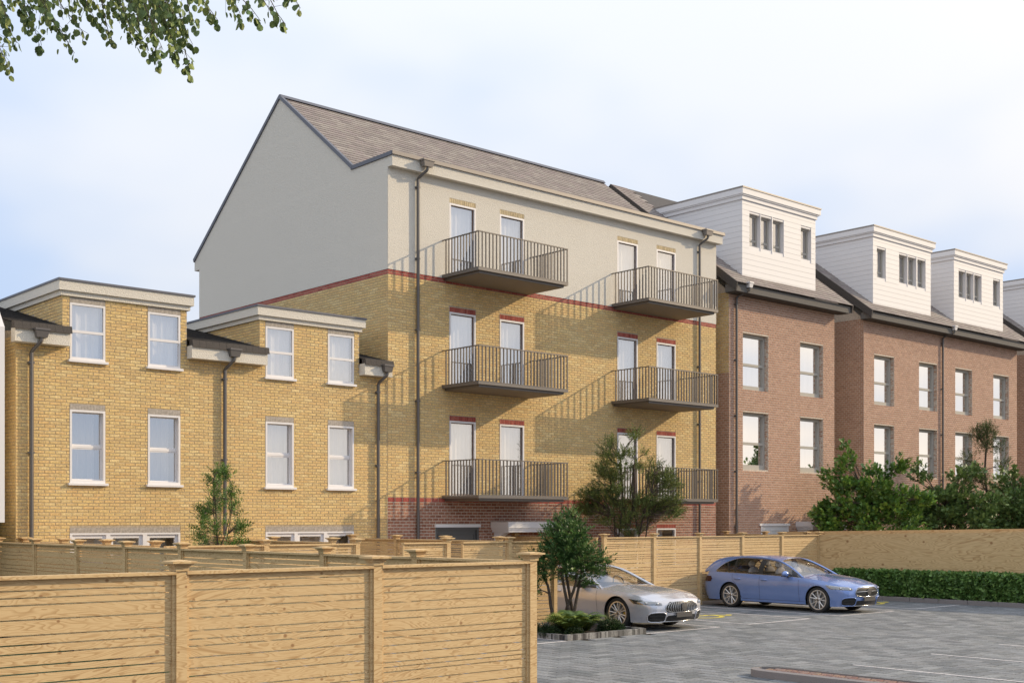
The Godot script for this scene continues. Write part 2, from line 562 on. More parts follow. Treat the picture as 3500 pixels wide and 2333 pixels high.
# deep set window with stone coloured bars
func recessed_window(b: Node, x0: float, x1: float, y0: float, y1: float) -> void:
	var w := group_part(b, "window", P(x0, y0, D0))
	var d := D0 + 0.19
	var ym := lerpf(y0, y1, 0.46)
	var g := Geo.new()
	frame_bars(g, x0 + 0.002, x1 - 0.002, y0 + 0.002, y1 - 0.002, 0.10, d - 0.03, d + 0.06, 0.17)
	part(w, "frame", g, M.stone_frame)
	g = Geo.new()
	g.box(x0 + 0.10, x1 - 0.10, ym - 0.045, ym + 0.045, d - 0.02, d + 0.05)
	part(w, "transom", g, M.stone_frame)
	pane_box(w, "pane", M.pane_bright, x0 + 0.10, x1 - 0.10, y0 + 0.16, ym - 0.04, d + 0.03)
	pane_box(w, "pane", M.pane_bright, x0 + 0.10, x1 - 0.10, ym + 0.04, y1 - 0.10, d + 0.03)
	interior(w, x0 + 0.05, x1 - 0.05, y0 + 0.05, y1 - 0.05, d + 0.07, 0.8, 0.09, 3.3)

func downpipe(b: Node, x: float, top: float, hop_w: float, hop_m: Material, pipe_m: Material, proud: float) -> void:
	# hopper under the gutter, swan neck back to the wall, square pipe to the ground
	var w := group_part(b, "downpipe", P(x, 0, D0))
	var g := Geo.new()
	var hx := x + 0.12
	var d := D0 - proud
	var q := []
	for s in [[top - 0.19, 0.36, 0.06], [top - 0.04, 0.47, 0.085]]:
		for p in [[-1, -1], [1, -1], [1, 1], [-1, 1]]:
			q.append(P(hx + p[0] * hop_w * s[1], s[0], d + p[1] * s[2]))
	g.hexa(q)
	g.box(hx - hop_w * 0.52, hx + hop_w * 0.52, top - 0.04, top, d - 0.1, d + 0.095)
	part(w, "hopper", g, hop_m)
	g = Geo.new()
	var r := 0.045
	var pts := [P(hx, top - 0.19, d), P(hx, top - 0.25, d), P(hx - 0.02, top - 0.29, d + 0.01), P(x + 0.02, top - 0.45, D0 - 0.09), P(x, top - 0.5, D0 - 0.075), P(x, 0.0, D0 - 0.075)]
	g.tube(pts, [r, r, r, r, r, r], 4)
	part(w, "pipe", g, pipe_m)
	g = Geo.new()
	var y := top - 0.7
	while y > 0.4:
		g.box(x - 0.06, x + 0.06, y - 0.02, y + 0.02, D0 - 0.095, D0 - 0.006)
		y -= 1.9
	part(w, "bracket", g, pipe_m)

# thin overlapping shingles on a slope. a: eaves corner, along: unit vector along the eaves, up: unit vector up the slope
func shingles(roof: Node, a: Vector3, along: Vector3, up: Vector3, length: float, rise: float, w: float, h: float, tones: Array, keep = null, most := 300) -> void:
	var n := along.cross(up).normalized()
	if n.y < 0.0:
		n = -n
	var list := []
	var rows := int(ceil(rise / h))
	for r in rows:
		var u := -w * (0.5 if r % 2 else 0.0) - rng.randf() * 0.1
		while u < length:
			var u0 := maxf(u, 0.0)
			var u1 := minf(u + w, length)
			u += w
			if u1 - u0 < 0.04:
				continue
			var v0 := r * h + rng.randf_range(-0.008, 0.008)
			var v1 := minf((r + 1) * h + 0.03, rise)
			var mid := a + along * ((u0 + u1) / 2) + up * ((v0 + v1) / 2)
			if keep != null and not keep.call(mid):
				continue
			list.append([mid, u0, u1, v0, v1, tones[rng.randi() % tones.size()] * rng.randf_range(0.9, 1.08)])
	var order := []
	for i in list.size():
		order.append([list[i][0].distance_squared_to(Vector3(0, EYE, 0)), i])
	order.sort()
	var g := Geo.new()
	for k in order.size():
		var s: Array = list[order[k][1]]
		var q := []
		for p in [[s[1] + 0.003, s[3], 0.004], [s[2] - 0.003, s[3], 0.004], [s[2] - 0.003, s[4], -0.002], [s[1] + 0.003, s[4], -0.002]]:
			q.append(a + along * p[0] + up * p[1] + n * p[2])
		for p in [[s[1] + 0.003, s[3], 0.020], [s[2] - 0.003, s[3], 0.020], [s[2] - 0.003, s[4], 0.004], [s[1] + 0.003, s[4], 0.004]]:
			q.append(a + along * p[0] + up * p[1] + n * p[2])
		if k < most:
			var one := Geo.new()
			for i in 8:
				q[i] -= s[0]
			one.hexa(q, s[5])
			part(roof, "shingle", one, M.shingle, s[0])
		else:
			g.hexa(q, s[5])
	if g.v.size():
		tag(part(roof, "shingles", g, M.shingle), "", "", "", "stuff")

# ---------------------------------------------------------------- the two small yellow houses
const SLATE := [Color(0.10, 0.095, 0.095), Color(0.085, 0.08, 0.08), Color(0.12, 0.11, 0.105)]
const TILE := [Color(0.47, 0.41, 0.375), Color(0.42, 0.365, 0.34), Color(0.52, 0.465, 0.42), Color(0.46, 0.39, 0.37)]

func small_house(label: String, left: float, right: float, off: float, roof_left: float, roof_right: float, dim: bool, end_wall: bool) -> void:
	var b := thing("yellow_brick_house", label, "house", P(left, 0, D0))
	var ox := off
	var holes := []
	for a in [[10.44, 11.229], [12.226, 13.013]]:
		holes.append([a[0] + ox, a[1] + ox, 5.89, 7.235, 0.15])
		holes.append([a[0] + ox, a[1] + ox, 3.225, 4.935, 0.2])
	holes.append([10.44 + ox, 13.013 + ox, 0.9, 2.255, 0.2])
	var g := Geo.new()
	var o := P(0, 0, D0)
	wall_sheet(g, o, Vector3.RIGHT, Vector3.BACK, left, right, 0.0, 6.2, holes)
	var dl := 10.271 + ox
	var dr := 13.18 + ox
	wall_sheet(g, o, Vector3.RIGHT, Vector3.BACK, dl, dr, 6.2, 7.26, [holes[0], holes[2]].map(func(h): return [h[0], h[1], 6.2, h[3], 0.15]), 0.0075, false)
	# dormer cheeks and the rest of the body
	for x in [dl + 0.0075, dr - 0.0075]:
		if x < 11.0 + ox:
			g.quad(P(x, 6.2, 30.0), P(x, 6.2, D0 + 0.012), P(x, 7.26, D0 + 0.012), P(x, 7.26, 30.0))
		else:
			g.quad(P(x, 6.2, D0 + 0.012), P(x, 6.2, 30.0), P(x, 7.26, 30.0), P(x, 7.26, D0 + 0.012))
	g.quad(P(left + 0.0075, 0, 34.0), P(left + 0.0075, 0, D0 + 0.0075), P(left + 0.0075, 6.4, D0 + 0.0075), P(left + 0.0075, 7.2, 34.0))
	g.quad(P(right, 0, 34.0), P(left, 0, 34.0), P(left, 7.2, 34.0), P(right, 7.2, 34.0))
	part(b, "wall", g, M.mortar_tan)
	var list := []
	lay(list, o, Vector3.RIGHT, Vector3.BACK, left, right, 0.0, 6.2, 0.24, 0.0697, YELLOW, holes)
	lay(list, o, Vector3.RIGHT, Vector3.BACK, dl, dr, 6.2, 7.25, 0.24, 0.0697, YELLOW, holes)
	var slope := 0.2410
	lay(list, P(dl, 0, 0), Vector3.BACK, Vector3.LEFT, -30.0, -D0, 6.41, 7.25, 0.24, 0.0697, YELLOW, [], func(u, y): return y > 6.60 + (-u - D0) * slope)
	if end_wall:
		lay(list, P(left, 0, 0), Vector3.BACK, Vector3.LEFT, -29.0, -D0, 0.0, 6.3, 0.24, 0.0697, YELLOW, [])
	set_bricks(b, list)
	# cornice round the dormer: two rendered steps and a dark metal capping
	var cn := group_part(b, "cornice", P(dl, 7.25, D0))
	g = Geo.new()
	g.box(dl - 0.045, dr + 0.06, 7.25, 7.355, D0 - 0.05, 30.0)
	g.box(dl - 0.105, dr + 0.125, 7.357, 7.56, D0 - 0.11, 30.0)
	part(cn, "render", g, M.stucco)
	g = Geo.new()
	g.box(dl - 0.125, dr + 0.15, 7.562, 7.607, D0 - 0.135, 30.1)
	part(cn, "capping", g, M.trim_blue)
	# windows
	var clear: Material = M.pane
	var hung := 0.42 if dim else 0.09
	for a in [[10.44, 11.229], [12.226, 13.013]]:
		sash_window(b, a[0] + ox, a[1] + ox, 5.89, 7.12, 0.01, M.pane, 0.09)
		flat_lintel(b.get_child(b.get_child_count() - 1), a[0] + ox, a[1] + ox, 7.121, 7.235)
		sash_window(b, a[0] + ox, a[1] + ox, 3.225, 4.81, 0.10, clear, hung)
		flat_lintel(b.get_child(b.get_child_count() - 1), a[0] + ox, a[1] + ox, 4.811, 4.934)
	var w := group_part(b, "garden_door", P(10.44 + ox, 0.9, D0))
	flat_lintel(w, 10.44 + ox, 13.013 + ox, 2.136, 2.254)
	g = Geo.new()
	g.box(10.44 + ox, 13.013 + ox, 2.095, 2.135, D0 - 0.005, D0 + 0.1)
	for a in [[10.44, 10.49], [11.25, 11.345], [12.105, 12.205], [12.965, 13.013]]:
		g.box(a[0] + ox, a[1] + ox, 0.9, 2.094, D0 - 0.005, D0 + 0.1)
	for a in [[10.49, 11.25], [11.345, 12.105], [12.205, 12.965]]:
		frame_bars(g, a[0] + ox + 0.001, a[1] + ox - 0.001, 0.92, 2.093, 0.075, D0 + 0.03, D0 + 0.09)
		pane_box(w, "pane", M.pane_clear, a[0] + ox + 0.075, a[1] + ox - 0.075, 0.99, 2.02, D0 + 0.06)
	part(w, "frame", g, M.white_frame)
	interior(w, 10.5 + ox, 12.95 + ox, 0.92, 2.1, D0 + 0.12, 0.8, 0.42, 9.0)
	for x in ([9.59] if off < 1.0 else [14.115, 18.53]):
		downpipe(b, x, 6.44, 0.30, M.pipe, M.pipe, 0.31)
	# roof behind, and its eaves on either side of the dormer
	var rf := group_part(b, "roof", P(left, 6.5, D0))
	g = Geo.new()
	var e0 := D0 - 0.24
	var yr := func(d: float) -> float: return 6.585 + (d - D0) * slope
	for s in [[roof_left, dl], [dr, roof_right]]:
		if s[1] - s[0] > 0.05:
			g.quad(P(s[0], yr.call(e0) - 0.02, e0), P(s[1], yr.call(e0) - 0.02, e0), P(s[1], yr.call(30.5) - 0.02, 30.5), P(s[0], yr.call(30.5) - 0.02, 30.5))
	g.quad(P(left, yr.call(30.5) - 0.02, 30.5), P(right, yr.call(30.5) - 0.02, 30.5), P(right, 6.0, 36.0), P(left, 6.0, 36.0))
	part(rf, "deck", g, M.roof_felt)
	var up := (P(0, yr.call(30.0), 30.0) - P(0, yr.call(e0), e0)).normalized()
	for s in [[roof_left, dl], [dr, roof_right]]:
		if s[1] - s[0] > 0.05:
			shingles(rf, P(s[0], yr.call(e0), e0), Vector3.RIGHT, up, s[1] - s[0], 4.3, 0.2, 0.1, SLATE, null, 120)
	for s in [[roof_left, dl + 0.11], [dr, roof_right]]:
		if s[1] - s[0] < 0.2:
			continue
		g = Geo.new()
		# thick edge of the roofing folded over the eaves
		var x := float(s[0])
		while x < s[1] - 0.02:
			var x2 := minf(x + 0.17, s[1])
			g.hexa([P(x + 0.002, 6.40, e0 - 0.06), P(x2 - 0.002, 6.40, e0 - 0.06), P(x2 - 0.002, 6.43, e0 + 0.12), P(x + 0.002, 6.43, e0 + 0.12), P(x + 0.002, 6.555, e0 - 0.03), P(x2 - 0.002, 6.555, e0 - 0.03), P(x2 - 0.002, 6.575, e0 + 0.12), P(x + 0.002, 6.575, e0 + 0.12)])
			x = x2
		part(rf, "eaves_edge", g, M.dark_speckled)
		g = Geo.new()
		g.box(s[0] + (0.03 if s[0] < 9.5 else 0.001), s[1] - (0.03 if absf(s[1] - dl) < 0.2 or s[1] > 18.0 else 0.0), 6.14, 6.43, D0 - 0.25, D0 - 0.002)
		part(rf, "eaves_box", g, M.stucco)

# ---------------------------------------------------------------- the four storey block
func balcony(b: Node, x0: float, x1: float, y: float) -> void:
	var w := group_part(b, "balcony", P(x0, y, D0))
	var d0 := D0 - 1.545
	var g := Geo.new()
	g.box(x0, x1, y - 0.07, y, d0, D0 - 0.004)
	g.box(x0 + 0.09, x1 - 0.09, y - 0.13, y - 0.071, d0 + 0.09, D0 - 0.004)
	part(w, "slab", g, M.steel)
	g = Geo.new()
	g.box(x0 + 0.12, x1 - 0.12, y - 0.136, y - 0.131, d0 + 0.12, D0 - 0.01)
	part(w, "soffit", g, M.soffit)
	g = Geo.new()
	for r in [[y + 0.94, y + 0.965], [y + 0.004, y + 0.02]]:
		g.box(x0, x1, r[0], r[1], d0, d0 + 0.045)
		g.box(x0, x0 + 0.045, r[0], r[1], d0 + 0.0451, D0 - 0.004)
		g.box(x1 - 0.045, x1, r[0], r[1], d0 + 0.0451, D0 - 0.004)
	part(w, "rail", g, M.steel)
	var bar := Geo.new()
	bar.box(-0.011, 0.011, 0.02, 0.94, -0.018, 0.018)
	var bm := bar.mesh()
	var nf := int(round((x1 - x0) / 0.126))
	for i in nf + 1:
		part(w, "baluster", bm, M.steel, P(lerpf(x0 + 0.022, x1 - 0.022, float(i) / nf), y, d0 + 0.022))
	var ns := 12
	for i in range(1, ns):
		for x in [x0 + 0.022, x1 - 0.022]:
			var o := part(w, "baluster", bm, M.steel, P(x, y, lerpf(d0 + 0.022, D0 - 0.03, float(i) / ns)))
			o.rotation.y = PI / 2

func apartment_block() -> void:
	var x0 := 18.889
	var x1 := 32.48
	var b := thing("apartment_block", "four storey block, yellow brick below and cream render above, with six grey balconies", "building", P(x0, 0, D0))
	var xs := [[20.963, 21.903], [22.794, 23.731], [27.641, 28.584], [29.47, 30.402]]
	var holes := []
	for f in [[9.07, 11.235], [6.07, 8.255], [3.07, 5.28]]:
		for a in xs:
			holes.append([a[0], a[1], f[0], f[1], 0.1])
	for a in [xs[2], xs[3]]:
		holes.append([a[0], a[1], 0.9, 2.30, 0.1])
	holes.append([20.47, 22.017, 0.0, 2.30, 0.15])
	var o := P(0, 0, D0)
	var g := Geo.new()
	wall_sheet(g, o, Vector3.RIGHT, Vector3.BACK, x0, x1, 2.9, 9.0, holes)
	g.quad(P(x0 + 0.0075, 0, 36.4), P(x0 + 0.0075, 0, D0 + 0.0075), P(x0 + 0.0075, 9.0, D0 + 0.0075), P(x0 + 0.0075, 9.0, 36.4))
	g.quad(P(x1 - 0.012, 0, D0), P(x1 - 0.012, 0, 36.4), P(x1 - 0.012, 9.0, 36.4), P(x1 - 0.012, 9.0, D0))
	g.quad(P(x1, 0, 36.4), P(x0, 0, 36.4), P(x0, 11, 36.4), P(x1, 11, 36.4))
	part(b, "wall", g, M.mortar_tan)
	g = Geo.new()
	wall_sheet(g, o, Vector3.RIGHT, Vector3.BACK, x0, x1, 0.0, 2.9, holes)
	part(b, "ground_floor_wall", g, M.mortar_pale)
	var list := []
	lay(list, o, Vector3.RIGHT, Vector3.BACK, x0, x1, 3.025, 8.877, 0.242, 0.0731, YELLOW, holes)
	lay(list, P(x0, 0, 0), Vector3.BACK, Vector3.LEFT, -36.38, -D0, 6.2, 8.877, 0.242, 0.0731, YELLOW, [])
	lay(list, P(x0, 0, 0), Vector3.BACK, Vector3.LEFT, -36.38, -D0, 8.877, 9.012, 0.242, 0.0675, BAND, [])
	lay(list, o, Vector3.RIGHT, Vector3.BACK, x0, x1, 0.0, 2.896, 0.20, 0.0837, DARK_RED, holes)
	lay(list, o, Vector3.RIGHT, Vector3.BACK, x0, x1, 8.877, 9.012, 0.242, 0.0675, BAND, holes)
	lay(list, o, Vector3.RIGHT, Vector3.BACK, x0, x1, 2.896, 3.025, 0.242, 0.129, BAND, holes)
	set_bricks(b, list)
	# rendered top storey and gable
	g = Geo.new()
	wall_sheet(g, o, Vector3.RIGHT, Vector3.BACK, x0, x1, 9.012, 11.97, holes, -0.004)
	var xa := x0 - 0.004
	var dd := D0 - 0.004
	g.quad(P(xa, 9.012, 36.4), P(xa, 9.012, dd), P(xa, 11.12, dd), P(xa, 11.12, 36.4))
	g.quad(P(xa, 11.12, 36.4), P(xa, 11.12, dd), P(xa, 11.68, dd), P(xa, 11.68, 35.65))
	g.quad(P(xa, 11.68, 35.65), P(xa, 11.68, dd - 0.2), P(xa, 11.95, dd - 0.2), P(xa, 11.95, 35.28))
	g.quad(P(xa, 11.95, 35.28), P(xa, 11.95, 27.6), P(xa, 14.86, 31.375), P(xa, 14.86, 31.376))
	g.quad(P(xa, 10.58, 36.72), P(xa, 10.58, 36.4), P(xa, 11.12, 36.4), P(xa, 10.88, 36.72))
	g.quad(P(xa, 10.58, 36.4), P(xa, 10.58, 36.72), P(xa + 0.4, 10.58, 36.72), P(xa + 0.4, 10.58, 36.4))
	g.quad(P(x1, 9.0, dd), P(x1, 9.0, 36.4), P(x1, 11.95, 36.4), P(x1, 11.95, dd))
	g.quad(P(x1, 11.95, 27.6), P(x1, 11.95, 35.4), P(x1, 14.86, 31.376), P(x1, 14.86, 31.375))
	part(b, "render", g, M.stucco)
	g = Geo.new()
	g.box(x0 - 0.0035, x1 + 0.10, 11.68, 11.967, D0 - 0.20, D0 - 0.0045)
	g.quad(P(x0, 11.968, D0 - 0.2), P(x1 + 0.1, 11.968, D0 - 0.2), P(x1 + 0.1, 11.968, 27.7), P(x0, 11.968, 27.7))
	part(b, "fascia", g, M.stucco)
	g = Geo.new()
	g.box(x0 - 0.03, x1 + 0.17, 11.968, 12.062, D0 - 0.25, D0 - 0.12)
	part(b, "gutter", g, M.gutter)
	# metal edging on the gable
	g = Geo.new()
	g.hexa([P(xa - 0.035, 11.955, D0 - 0.22), P(xa + 0.05, 11.955, D0 - 0.22), P(xa + 0.05, 11.955, 27.68), P(xa - 0.035, 11.955, 27.68), P(xa - 0.035, 12.058, D0 - 0.22), P(xa + 0.05, 12.058, D0 - 0.22), P(xa + 0.05, 12.058, 27.62), P(xa - 0.035, 12.058, 27.62)])
	g.hexa([P(xa - 0.04, 11.955, 27.62), P(xa + 0.05, 11.955, 27.62), P(xa + 0.05, 14.85, 31.375), P(xa - 0.04, 14.85, 31.375), P(xa - 0.04, 12.075, 27.60), P(xa + 0.05, 12.075, 27.60), P(xa + 0.05, 14.965, 31.375), P(xa - 0.04, 14.965, 31.375)])
	g.hexa([P(xa - 0.04, 14.85, 31.375), P(xa + 0.05, 14.85, 31.375), P(xa + 0.05, 10.86, 36.72), P(xa - 0.04, 10.86, 36.72), P(xa - 0.04, 14.965, 31.375), P(xa + 0.05, 14.965, 31.375), P(xa + 0.05, 10.96, 36.76), P(xa - 0.04, 10.96, 36.76)])
	part(b, "verge_trim", g, M.trim_blue)
	var rf := group_part(b, "roof", P(x0, 12.0, 27.6))
	g = Geo.new()
	g.quad(P(x0 + 0.05, 12.0, 27.6), P(x1 + 0.12, 12.0, 27.6), P(x1 + 0.12, 14.88, 31.375), P(x0 + 0.05, 14.88, 31.375))
	g.quad(P(x1 + 0.12, 10.9, 36.75), P(x0 + 0.05, 10.9, 36.75), P(x0 + 0.05, 14.88, 31.375), P(x1 + 0.12, 14.88, 31.375))
	part(rf, "deck", g, M.roof_felt)
	var up := (P(0, 14.89, 31.375) - P(0, 12.01, 27.6)).normalized()
	shingles(rf, P(x0 + 0.052, 12.01, 27.6), Vector3.RIGHT, up, x1 + 0.12 - x0 - 0.052, 4.72, 0.33, 0.19, TILE)
	g = Geo.new()
	g.hexa([P(x0 - 0.02, 14.87, 31.26), P(x1 + 0.14, 14.87, 31.26), P(x1 + 0.14, 14.87, 31.5), P(x0 - 0.02, 14.87, 31.5), P(x0 - 0.02, 14.975, 31.35), P(x1 + 0.14, 14.975, 31.35), P(x1 + 0.14, 14.975, 31.4), P(x0 - 0.02, 14.975, 31.4)])
	part(rf, "ridge_cap", g, M.trim_blue)
	# openings
	for f in [[9.07, 11.10, YELLOW.map(func(q): return q.lerp(Color(0.62, 0.55, 0.40), 0.6))], [6.07, 8.12, BAND], [3.07, 5.145, BAND]]:
		for a in xs:
			french_window(b, a[0], a[1], f[0], f[1], f[2])
	for a in [xs[2], xs[3]]:
		var w := group_part(b, "window", P(a[0], 0.9, D0))
		g = Geo.new()
		frame_bars(g, a[0], a[1], 0.9, 2.165, 0.05, D0 - 0.005, D0 + 0.08)
		part(w, "frame", g, M.white_frame)
		pane_box(w, "pane", M.pane_clear, a[0] + 0.05, a[1] - 0.05, 0.95, 2.115, D0 + 0.05)
		soldier_lintel(w, a[0], a[1], 2.166, 2.30, BAND)
		interior(w, a[0] + 0.04, a[1] - 0.04, 0.92, 2.15, D0 + 0.1, 0.7, 0.42, 4.0)
	for y in [9.07, 6.07, 3.07]:
		balcony(b, 20.70, 24.0, y)
		balcony(b, 27.38, 30.66, y)
	downpipe(b, 19.83, 12.0, 0.37, M.gutter, M.pipe, 0.33)
	downpipe(b, 31.53, 12.0, 0.37, M.gutter, M.pipe, 0.33)
	# store doors under a white head
	var dr := group_part(b, "double_door", P(20.47, 0, D0))
	g = Geo.new()
	g.box(20.44, 22.05, 2.225, 2.305, D0 - 0.05, D0 + 0.06)
	part(dr, "head", g, M.white_frame)
	g = Geo.new()
	g.box(20.47, 22.017, 0.0, 2.22, D0 + 0.05, D0 + 0.11)
	frame_bars(g, 20.471, 22.016, 0.01, 2.221, 0.07, D0 - 0.004, D0 + 0.049)
	for a in [[20.60, 20.98], [21.04, 21.88]]:
		frame_bars(g, a[0], a[1], 0.2, 2.05, 0.022, D0 + 0.03, D0 + 0.0495)
	part(dr, "leaf", g, M.door_grey)
	canopy(b, 22.45, 24.75)

func canopy(b: Node, x0: float, x1: float) -> void:
	var w := group_part(b, "door_canopy", P(x0, 2.0, D0))
	var g := Geo.new()
	g.box(x0, x1, 2.20, 2.373, D0 - 0.755, D0 - 0.004)
	g.box(x0 + 0.03, x1 - 0.03, 2.155, 2.199, D0 - 0.725, D0 - 0.004)
	g.box(x0 + 0.06, x1 - 0.06, 2.085, 2.154, D0 - 0.70, D0 - 0.004)
	part(w, "hood", g, M.white_board)
	for x in [x0 + 0.12, x1 - 0.3]:
		g = Geo.new()
		var prev := P(x, 1.5, D0 - 0.02)
		for i in range(1, 9):
			var t := i / 8.0
			var q := P(x, 1.5 + 0.584 * sin(t * PI / 2) , D0 - 0.02 - 0.62 * (1.0 - cos(t * PI / 2)))
			var s := Vector3(0.18, 0, 0)
			g.quad(prev, q, q + s, prev + s)
			g.quad(prev, P(x, prev.y, D0 - 0.006), P(x, q.y, D0 - 0.006), q)
			g.quad(P(x, prev.y, D0 - 0.006) + s, prev + s, q + s, P(x, q.y, D0 - 0.006) + s)
			prev = q
		part(w, "bracket", g, M.white_board)

# ---------------------------------------------------------------- red brick terrace with white dormers
func dormer(b: Node, x0: float, four_first: bool) -> void:
	var x1 := x0 + 4.355
	var w := group_part(b, "dormer", P(x0, 10.9, D0))
	var d := D0 - 0.004
	var hs := []
	var wins := [[0.40, 1.03], [1.06, 1.70], [1.75, 2.40], [3.44, 4.08]] if four_first else [[0.275, 0.92], [1.90, 2.54], [2.58, 3.22], [3.30, 3.945]]
	for a in wins:
		hs.append([x0 + a[0], x0 + a[1], 11.93, 13.06, 0.21])
	var g := Geo.new()
	wall_sheet(g, P(0, 0, D0), Vector3.RIGHT, Vector3.BACK, x0, x1, 10.75, 13.55, hs, 0.012)
	g.quad(P(x0 + 0.012, 10.4, 31.0), P(x0 + 0.012, 10.4, d + 0.012), P(x0 + 0.012, 13.5, d + 0.012), P(x0 + 0.012, 13.5, 31.0))
	g.quad(P(x1 - 0.012, 10.4, d + 0.012), P(x1 - 0.012, 10.4, 31.0), P(x1 - 0.012, 13.5, 31.0), P(x1 - 0.012, 13.5, d + 0.012))
	part(w, "backing", g, M.white_board)
	# boards, each lapped over the one below
	var bh := 0.187
	for k in 15:
		var ya := 10.70 + k * bh
		var yb := minf(ya + bh, 13.48)
		var spans := [[x0, x1]]
		for h in hs:
			if yb - 0.02 > h[2] and ya + 0.02 < h[3]:
				var rest := []
				for s in spans:
					if s[1] <= h[0] or s[0] >= h[1]: rest.append(s)
					else:
						if s[0] < h[0]: rest.append([s[0], h[0]])
						if s[1] > h[1]: rest.append([h[1], s[1]])
				spans = rest
		for s in spans:
			if s[1] - s[0] > 0.005:
				g = Geo.new()
				g.hexa([P(s[0], ya + 0.0035, d - 0.0045), P(s[1], ya + 0.0035, d - 0.0045), P(s[1], ya + 0.0035, d + 0.012), P(s[0], ya + 0.0035, d + 0.012), P(s[0], yb, d), P(s[1], yb, d), P(s[1], yb, d + 0.012), P(s[0], yb, d + 0.012)])
				part(w, "board", g, M.white_board)
		g = Geo.new()
		var de := D0 + (yb - 10.6) / 0.738 + 0.3
		g.hexa([P(x0 - 0.0045, ya + 0.0035, d - 0.0045), P(x0 + 0.011, ya + 0.0035, d - 0.0045), P(x0 + 0.011, ya + 0.0035, de), P(x0 - 0.0045, ya + 0.0035, de), P(x0, yb, d - 0.003), P(x0 + 0.011, yb, d - 0.003), P(x0 + 0.011, yb, de), P(x0, yb, de)])
		part(w, "board", g, M.white_board)
	g = Geo.new()
	g.box(x0 - 0.05, x1 + 0.06, 13.47, 13.60, d - 0.045, 31.0)
	g.box(x0 - 0.085, x1 + 0.12, 13.601, 13.645, d - 0.08, 31.0)
	g.box(x0 - 0.11, x1 + 0.19, 13.646, 13.845, d - 0.11, 31.0)
	part(w, "cornice", g, M.white_board)
	g = Geo.new()
	g.box(x0 - 0.125, x1 + 0.21, 13.846, 13.895, d - 0.13, 31.1)
	part(w, "capping", g, M.gutter)
	for h in hs:
		g = Geo.new()
		frame_bars(g, h[0] + 0.002, h[1] - 0.002, h[2] + 0.002, h[3] - 0.002, 0.07, D0 + 0.14, D0 + 0.2)
		g.box(h[0] + 0.07, h[1] - 0.07, h[2] + 0.2, h[2] + 0.27, D0 + 0.15, D0 + 0.195)
		part(w, "window_frame", g, M.stone_frame)
		pane_box(w, "pane", M.pane, h[0] + 0.07, h[1] - 0.07, h[2] + 0.07, h[3] - 0.07, D0 + 0.175)
		interior(w, h[0] + 0.01, h[1] - 0.01, h[2] + 0.01, h[3] - 0.01, D0 + 0.22, 0.6, 0.42, 2.0)

